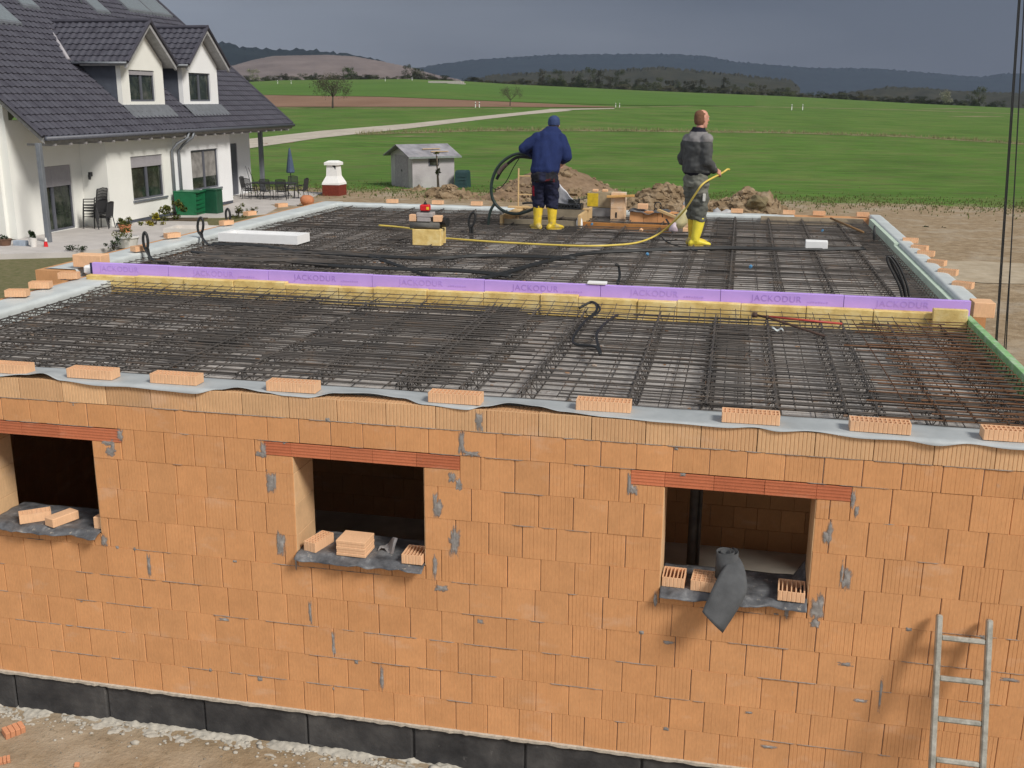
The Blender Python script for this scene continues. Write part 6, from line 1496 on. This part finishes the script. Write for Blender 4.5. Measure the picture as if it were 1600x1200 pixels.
def hand(mb, w, dirv, palmn, curl=1.0, s=1.0, thumb=1):
    # w wrist point; dirv: direction of the hand; palmn: palm normal; five separate curled fingers
    d = Vector(dirv).normalized(); pn = Vector(palmn); pn = (pn-d*pn.dot(d)).normalized(); sd_ = d.cross(pn)
    c = Vector(w)
    for k in range(4):
        o_ = (k-1.5)*.019*s; b = c+sd_*o_; cap(mb, b+d*.01, b+d*.085*s, .013*s, .0115*s, 8)
    for k, L in enumerate((.070,.080,.075,.058)):
        p = c+sd_*((k-1.5)*.0215*s)+d*.088*s; ang = .35*curl; dd = d
        for seg in (.45,.32,.23):
            dd = (d*cos(ang)+pn*sin(ang)); q = p+dd*L*seg*s; cap(mb, p, q, .0088*s, .0078*s, 8); p = q; ang += .75*curl
    p = c+sd_*(-.028*s*thumb)+d*.02*s; q = p+(sd_*(-.55*thumb)+d*.6+pn*.35).normalized()*.042*s; cap(mb, p, q, .012*s, .010*s, 8)
    cap(mb, q, q+(d*.8+pn*.5).normalized()*.032*s, .0095*s, .008*s, 8)
def head(mb, c, f, s=1.0, lean=0):
    f = Vector(f).normalized(); r = Vector((f.y, -f.x, 0)); up = Vector((0,0,1)); c = Vector(c)
    R = Matrix((r, f, up)).transposed()
    def L(x, y, z): return c+R@Vector((x*s, y*s, z*s))
    secs = [(-.125,.035,.030,.035),(-.105,.052,.055,.022),(-.07,.062,.078,.008),(-.03,.070,.092,.0),(.01,.074,.098,-.004),(.05,.074,.098,-.006),(.085,.062,.084,-.008),(.108,.040,.056,-.008),(.118,.016,.024,-.008)]
    mb.loft([(L(0, yo, z), rx*s, ry*s, R) for z, rx, ry, yo in secs], 18)
    cap(mb, L(0,.094,.012), L(0,.112,-.022), .010*s, .014*s, 8)      # nose
    cap(mb, L(-.022,.088,-.062), L(.022,.088,-.062), .009*s, .009*s, 8)  # lips
    cap(mb, L(-.04,.086,.028), L(.04,.086,.028), .010*s, .010*s, 8)  # brow
    cap(mb, L(0,.075,-.10), L(0,.08,-.105), .018*s, .016*s, 8)       # chin
    for sx in (-1, 1):
        cap(mb, L(sx*.076,-.008,.02), L(sx*.080,-.012,-.025), .014*s, .010*s, 8)
    return L, R
def eyes(parent, L, s=1):
    mb = MB(); mb.cur = (.75,.73,.70,1)
    for sx in (-1,1): mb.blob(L(sx*.031,.084,.008), .011,.008,.009,0,2,1)
    mb.build('eyes', m_cloth, parent, True)
def frame(base, fa):
    f = Vector((sin(fa), cos(fa), 0)); r = Vector((f.y, -f.x, 0)); b = Vector(base)
    def L(a, c, z): return b+r*a+f*c+Vector((0,0,z))
    return L, f, r, Matrix((r, f, Vector((0,0,1)))).transposed()
def boot(name, parent, L, R, fx, foot, knee_top, toe, col):
    # shaft and foot of a rubber boot; foot = (a, c) of the ankle, toe direction angle relative to facing
    a, c = foot; ta = toe; mb = MB(); tx, ty = sin(ta), cos(ta)
    sh = [(0.30,.078,.085),(.36,.080,.088),(.40,.083,.092)]
    kt = Vector(knee_top)
    base = L(a, c, 0)
    pts = [base+Vector((0,0,.07)), base+Vector((0,0,.13)), base.lerp(kt,.5)+Vector((0,0,.02)), kt-Vector((0,0,.03)), kt]
    mb.tube(pts, [.066,.066,.077,.090,.093], 16)
    d = (R@Vector((tx, ty, 0)))
    RR = Matrix((d.cross(Vector((0,0,1))), d, Vector((0,0,1)))).transposed()
    for (o_, z, rx, ry) in ():
        pass
    secs = []
    for t, w, h in ((-.10,.036,.05),(-.08,.048,.085),(-.02,.055,.12),(.04,.056,.115),(.09,.060,.09),(.15,.060,.070),(.20,.050,.056),(.23,.026,.038)):
        secs.append((base+d*t+Vector((0,0,h/2+.004)), w, h/2, Matrix((d.cross(Vector((0,0,1))), Vector((0,0,1)), d)).transposed()))
    mb.loft(secs, 14)
    so = MB()
    o = remeshed(mb, .008, name, m_boot, parent, col, (.0025, 14, .6), 5)
    ss = []
    for z in (0.0, .022):
        n = 20; ring = []
        for k in range(n):
            t = 2*pi*k/n; x_ = cos(t)*(.062 if sin(t) > -.2 else .052); y_ = sin(t)*.168+.065; ring.append(base+d*y_+d.cross(Vector((0,0,1)))*x_+Vector((0,0,z)))
        ss.append(ring)
    so.cur = (.52,.38,.06, 1); so.add(ss[0]+ss[1], [tuple(range(19,-1,-1)), tuple(range(20,40))]+[(k,(k+1)%20,20+(k+1)%20,20+k) for k in range(20)]); so.build('sole', m_boot, o)
    return o
def YB_(c, n):
    k = mnoise.noise(c*11)+.6*mnoise.noise(c*31); k = max(0, k+.25-max(0, c.z-.05)*3.0); k = min(1, k*1.6)*.6
    b = .92+.14*mnoise.noise(c*5); return (.80*b*(1-k)+.30*k, .565*b*(1-k)+.27*k, .035*(1-k)+.19*k)
# ---- man in blue
ZF = 2.628
e1 = empty('person', (1.76, 10.40, ZF), 'man seen from behind in navy sweater, blue cap and yellow boots, holding a black hose', 'person')
L, f, r, R = frame((0, 0, 0), -.06)
body = MB(); Z = 1.0
LF, RF = (-.135, .03), (.115, .0); LK, RK = L(-.125,.055,.50), L(.105,.05,.50); LH, RH = L(-.11,-.02,.88), L(.09,-.02,.88)
sL, sR = L(-.16,.12,1.46), L(.22,.12,1.46); eL, eR = L(-.39,.10,1.30), L(.325,.06,1.18); wL, wR = L(-.29,.30,1.21), L(.24,.30,1.08)
hc = L(.085, .29, 1.69)
body.loft([(L(-.01,-.03,.84),.15,.11,R),(L(-.01,-.03,.95),.165,.12,R),(L(0,0,1.10),.15,.11,R),(L(.02,.06,1.28),.175,.12,R),(L(.03,.12,1.44),.18,.115,R),(L(.045,.16,1.54),.10,.08,R)], 16)
cap(body, L(.05,.17,1.52), L(.07,.235,1.64), .062, .056)
Lh, Rh = head(body, hc, (-.08, 1, 0), 1.1)
for s_, e_, w_ in ((sL,eL,wL),(sR,eR,wR)): cap(body, s_, e_, .052, .042); cap(body, e_, w_, .040, .028)
for h_, k_, ft in ((LH,LK,LF),(RH,RK,RF)): cap(body, h_, k_, .085, .058); cap(body, k_, L(ft[0],ft[1],.10), .054, .040)
hand(body, wL+Vector((.0,.01,-.005)), (.55,.45,-.55), (-.2,-.3,-1), 1.3); hand(body, wR, (-.35,.7,-.35), (0,0,-1), .9, thumb=-1)
skin = (.56,.31,.22)
remeshed(body, .0065, 'body', m_skin, e1, skin, None, 3); eyes(e1, Lh)
sw = MB()
sw.loft([(L(-.02,-.03,.92),.225,.165,R),(L(-.015,-.03,.98),.245,.18,R),(L(0,-.01,1.08),.245,.18,R),(L(.015,.03,1.22),.25,.175,R),(L(.025,.08,1.36),.27,.18,R),(L(.03,.12,1.47),.25,.165,R),(L(.04,.15,1.56),.19,.14,R),(L(.055,.19,1.62),.125,.115,R),(L(.065,.21,1.665),.085,.09,R)], 20)
cap(sw, sL, eL, .118, .092, 14); cap(sw, eL, wL, .088, .056, 14); cap(sw, sR, eR, .118, .095, 14); cap(sw, eR, wR, .080, .052, 14)
navy = (.018,.031,.110)
remeshed(sw, .012, 'sweater', m_knit, e1, lambda c, n: (.014,.018,.07) if c.z < .955 else navy, (.022, 6, .5), 3)
tr = MB()
tr.loft([(L(-.02,-.04,1.0),.20,.145,R),(L(-.02,-.05,.90),.225,.165,R),(L(-.02,-.05,.80),.225,.165,R)], 18)
for h_, k_ in ((LH,LK),(RH,RK)): cap(tr, h_+Vector((0,-.02,-.04)), k_+Vector((0,0,.0)), .128, .110, 14); cap(tr, k_, k_+Vector((0,-.01,-.10)), .110, .108, 14)
def ptr(c, n):
    if .78 < c.z < .84 and abs(c.x-.02) < .15 and n.y < -.3 and mnoise.noise(c*9) > .1: return (.10,.015,.02)
    if c.z > .78 and n.y < -.25 and abs(c.x+.02) > .05: return (.020,.020,.026)
    if .55 < c.z < .72 and -.215 < c.x < -.175 and n.y < .3: return (.30,.012,.03)
    return (.018,.020,.045)
remeshed(tr, .010, 'work_trousers', m_cloth, e1, ptr, (.024, 8, 1.5), 2)
boot('boot', e1, L, R, 0, LF, LK+Vector((-.0,-.01,-.05)), -.6, YB_); boot('boot', e1, L, R, 0, RF, RK+Vector((0,-.01,-.05)), .85, YB_)
ct = MB(); ct.loft([(Lh(0,-.012,-.012),.098,.122,Rh),(Lh(0,-.012,.03),.102,.125,Rh),(Lh(0,-.014,.08),.094,.117,Rh),(Lh(0,-.016,.115),.068,.088,Rh),(Lh(0,-.016,.134),.028,.034,Rh)], 18)
remeshed(ct, .008, 'knit_cap', m_knit, e1, (.045,.070,.165), (.004, 25, .4), 3)
sc_ = MB(); sc_.tube([Lh(cos(t)*.068, sin(t)*.078-.012, -.075) for t in [k*2*pi/16 for k in range(16)]], .012, 6, closed=True); sc_.cur = (.35,.09,.10,1)
for i in range(len(sc_.t)): sc_.t[i] = (.35,.09,.10,1)
sc_.build('collar_band', m_cloth, e1, True)
ha = MB(); ha.loft([(Lh(0,-.018,-.045),.073,.095,Rh),(Lh(0,-.020,-.01),.086,.107,Rh),(Lh(0,-.02,.03),.087,.109,Rh)], 16); ha.cur = (.12,.09,.06,1)
for i in range(len(ha.t)): ha.t[i] = (.10,.08,.06,1)
ha.build('hair', m_cloth, e1, True)
# black vibrator hose held in a big loop
HB = 10.72
hp = e1.location+wL+Vector((.03,.05,-.05))
pts = [hp+Vector((.06,.0,.0)), hp+Vector((-.02,0,.015))]+[P(x, y, 1, HB) for x, y in [(814,240),(800,243),(785,253),(774,268),(768,288),(769,308),(777,322),(790,331),(806,334),(822,331),(838,324)]]
mb = MB(); mb.tube(curve(pts, 8), .026, 10)
e = empty('vibrator_hose', (0,0,0), 'thick black hose held up in a big loop by the man in blue', 'hose'); mb.build('hose', m_cabg, e, True)
pts = [hp+Vector((.05,.03,-.03))]+[P(x, y, 1, HB+.05) for x, y in [(812,245),(798,252),(784,266),(776,280)]]; mb = MB(); mb.tube(curve(pts, 6), [.026]*10+[.026-.0]*(len(curve(pts,6))-10), 8); mb.build('second_turn', m_cab, e, True)
mb = MB(); mb.tube(curve([P(x, y, 1, HB+.03) for x, y in [(812,246),(802,262),(793,280),(784,292),(776,296),(770,293)]], 6), .008, 6); mb.build('thin_cord', m_cab, e, True)
mb = MB(); mb.tube(curve([P(792,256,1,HB-.02), P(783,264,1,HB-.02), P(778,272,1,HB-.02)], 4), .031, 8); mb.build('grip_sleeve', plain('worn_grip',(.14,.10,.09),.8), e, True)
mb = MB(); mb.tube(curve([P(x, y, 1, HB) for x, y in [(773,318),(767,328),(764,340),(763,352)]], 6), .024, 8); tag(mb.build('hose_end', m_cabg, None, True), 'dark green hose end rising from the rebar beneath the big hose loop', 'hose')
mb = MB(); mb.tube(curve([P(817,318,1,12.0), P(826,317,1,11.9), P(842,318,1,11.7)], 4), .022, 6); tag(mb.build('black_pipe', m_cab, None, True), 'short black pipe on the timber frame beside the boots of the man in blue', 'pipe')
# ---- man in grey
e2 = empty('person', (4.255, 9.03, ZF), 'bareheaded man in grey jacket, grey trousers and yellow boots, holding a yellow hose', 'person')
L, f, r, R = frame((0,0,0), .80)
Zs = 1.0
LF, RF = (-.12,.10), (.075,-.02); LK, RK = L(-.11,.09,.52), L(.08,.03,.52); LH, RH = L(-.09,.0,.93), L(.09,.0,.93)
sL, sR = L(-.19,-.02,1.54), L(.19,-.02,1.54); eL, eR = L(-.29,-.02,1.24), L(.245,-.03,1.25); wL, wR = L(-.20,.22,1.10), L(.215,.205,1.10)
hc = L(.0, .05, 1.835)
body = MB()
body.loft([(L(0,0,.88),.15,.11,R),(L(0,0,1.0),.165,.12,R),(L(0,0,1.15),.15,.115,R),(L(0,0,1.33),.175,.125,R),(L(0,-.01,1.50),.18,.11,R),(L(0,0,1.60),.09,.075,R)], 16)
cap(body, L(0,.0,1.58), L(0,.03,1.74), .064, .058)
Lh, Rh = head(body, hc, (.92,.75,0), 1.08)
for s_, e_, w_ in ((sL,eL,wL),(sR,eR,wR)): cap(body, s_, e_, .052, .042); cap(body, e_, w_, .042, .029)
for h_, k_, ft in ((LH,LK,LF),(RH,RK,RF)): cap(body, h_, k_, .085, .058); cap(body, k_, L(ft[0],ft[1],.10), .054, .040)
hand(body, wR, R@Vector((-.15,.85,-.35)), R@Vector((-1,-.1,-.5)), 1.35, 1.05, thumb=-1); hand(body, wL, R@Vector((.3,.9,-.2)), (0,0,-1), .7)
remeshed(body, .0065, 'body', m_skin, e2, (.60,.30,.215), None, 3); eyes(e2, Lh)
ha = MB(); ha.loft([(Lh(0,-.030,-.075),.060*1.08,.070*1.08,Rh),(Lh(0,-.026,-.03),.0755*1.08,.084*1.08,Rh),(Lh(0,-.024,.02),.0775*1.08,.088*1.08,Rh),(Lh(0,-.024,.06),.074*1.08,.086*1.08,Rh),(Lh(0,-.026,.095),.056*1.08,.068*1.08,Rh),(Lh(0,-.026,.116),.024,.03,Rh)], 18)
remeshed(ha, .007, 'hair', m_cloth, e2, (.17,.085,.05), (.003, 40, 1), 2)
ja = MB()
ja.loft([(L(0,.0,1.04),.215,.165,R),(L(0,.0,1.10),.235,.185,R),(L(0,0,1.22),.235,.19,R),(L(0,-.01,1.38),.24,.185,R),(L(0,-.02,1.52),.24,.165,R),(L(0,-.01,1.61),.19,.135,R),(L(0,.0,1.67),.105,.105,R),(L(0,.01,1.725),.092,.095,R)], 20)
cap(ja, sL, eL, .095, .080, 14); cap(ja, eL, wL, .078, .052, 14); cap(ja, sR, eR, .098, .082, 14); cap(ja, eR, wR+R@Vector((0,-.04,.01)), .080, .052, 14)
def pj(c, n):
    if c.z < 1.085 and (c.x**2+c.y**2)**.5 < .30 and c.z < 1.075: return (.010,.010,.016)
    if c.z > 1.655: return (.014,.014,.024)
    if c.z > 1.53-.05*abs(mnoise.noise(c*3)): return (.22,.21,.21)
    q = R.transposed()@Vector(c)
    if q.y > .10 and c.z > 1.15 and q.x > .05: return (.17,.165,.155)
    return (.078,.080,.080)
remeshed(ja, .011, 'work_jacket', m_cloth, e2, pj, (.022, 7, 1.2), 2)
tr = MB(); tr.loft([(L(0,0,1.08),.19,.15,R),(L(0,0,.98),.21,.165,R),(L(0,0,.86),.215,.17,R)], 18)
for h_, k_ in ((LH,LK),(RH,RK)): cap(tr, h_+Vector((0,0,-.04)), k_, .132, .122, 14); cap(tr, k_, k_+Vector((0,0,-.085)), .120, .112, 14)
def pt(c, n): return (.17,.17,.145) if c.z > .80+.06*mnoise.noise(c*5) else (.125,.128,.112)
remeshed(tr, .011, 'work_trousers', m_cloth, e2, pt, (.026, 8, 1.6), 2)
q = e2.location; mb = MB(); mb.cur = (.62,.62,.58,1); pk = L(.215,-.02,.72); mb.cbox(pk.x-.02,pk.x+.02,pk.y-.03,pk.y+.01,pk.z-.05,pk.z+.06,.005); mb.build('pocket_tool', m_cloth, e2)
boot('boot', e2, L, R, 0, LF, LK+Vector((0,0,-.10)), .35, YB_); boot('boot', e2, L, R, 0, RF, RK+Vector((0,0,-.10)), .55, (.82,.68,.055))
hw = e2.location+wR+R@Vector((-.02,.09,-.045))
tip = [hw+R@Vector((-.01,.18,.055)), hw+R@Vector((.0,.13,.06)), hw+R@Vector((.0,.07,.03)), hw]
arc = [P(1100,286,1,8.75), P(1086,304,1,8.75), P(1070,328,1,8.85), P(1052,347,1,9.0), P(1030,365,1,9.2)]
pts = tip+arc+[S(1000,378,2.69),S(960,383,2.68),S(900,384,2.68),S(790,379,2.68),S(706,373,2.68),S(690,371,2.68),S(640,357,2.69),S(592,352,2.70)]
mb = MB(); mb.tube(curve(pts, 10), .0145, 8); tag(mb.build('water_hose', m_yh, None, True), 'yellow hose running from the hand of the man in grey across the rebar', 'hose')
# ================================================================ air between here and the hills
hz = bpy.data.materials.new('haze'); hz.use_nodes = True; n_ = hz.node_tree; n_.nodes.clear(); o_ = n_.nodes.new('ShaderNodeOutputMaterial'); pv = n_.nodes.new('ShaderNodeVolumePrincipled')
pv.inputs['Color'].default_value = (.55,.68,.95,1); pv.inputs['Density'].default_value = HAZE; pv.inputs['Anisotropy'].default_value = 0.0; n_.links.new(pv.outputs[0], o_.inputs['Volume'])
if HAZE > 0:
    mb = MB(); mb.box(-4200, 3800, -900, 5200, -60, 420); tag(mb.build('haze', hz), kind='stuff')
    SC.cycles.volume_bounces = 0
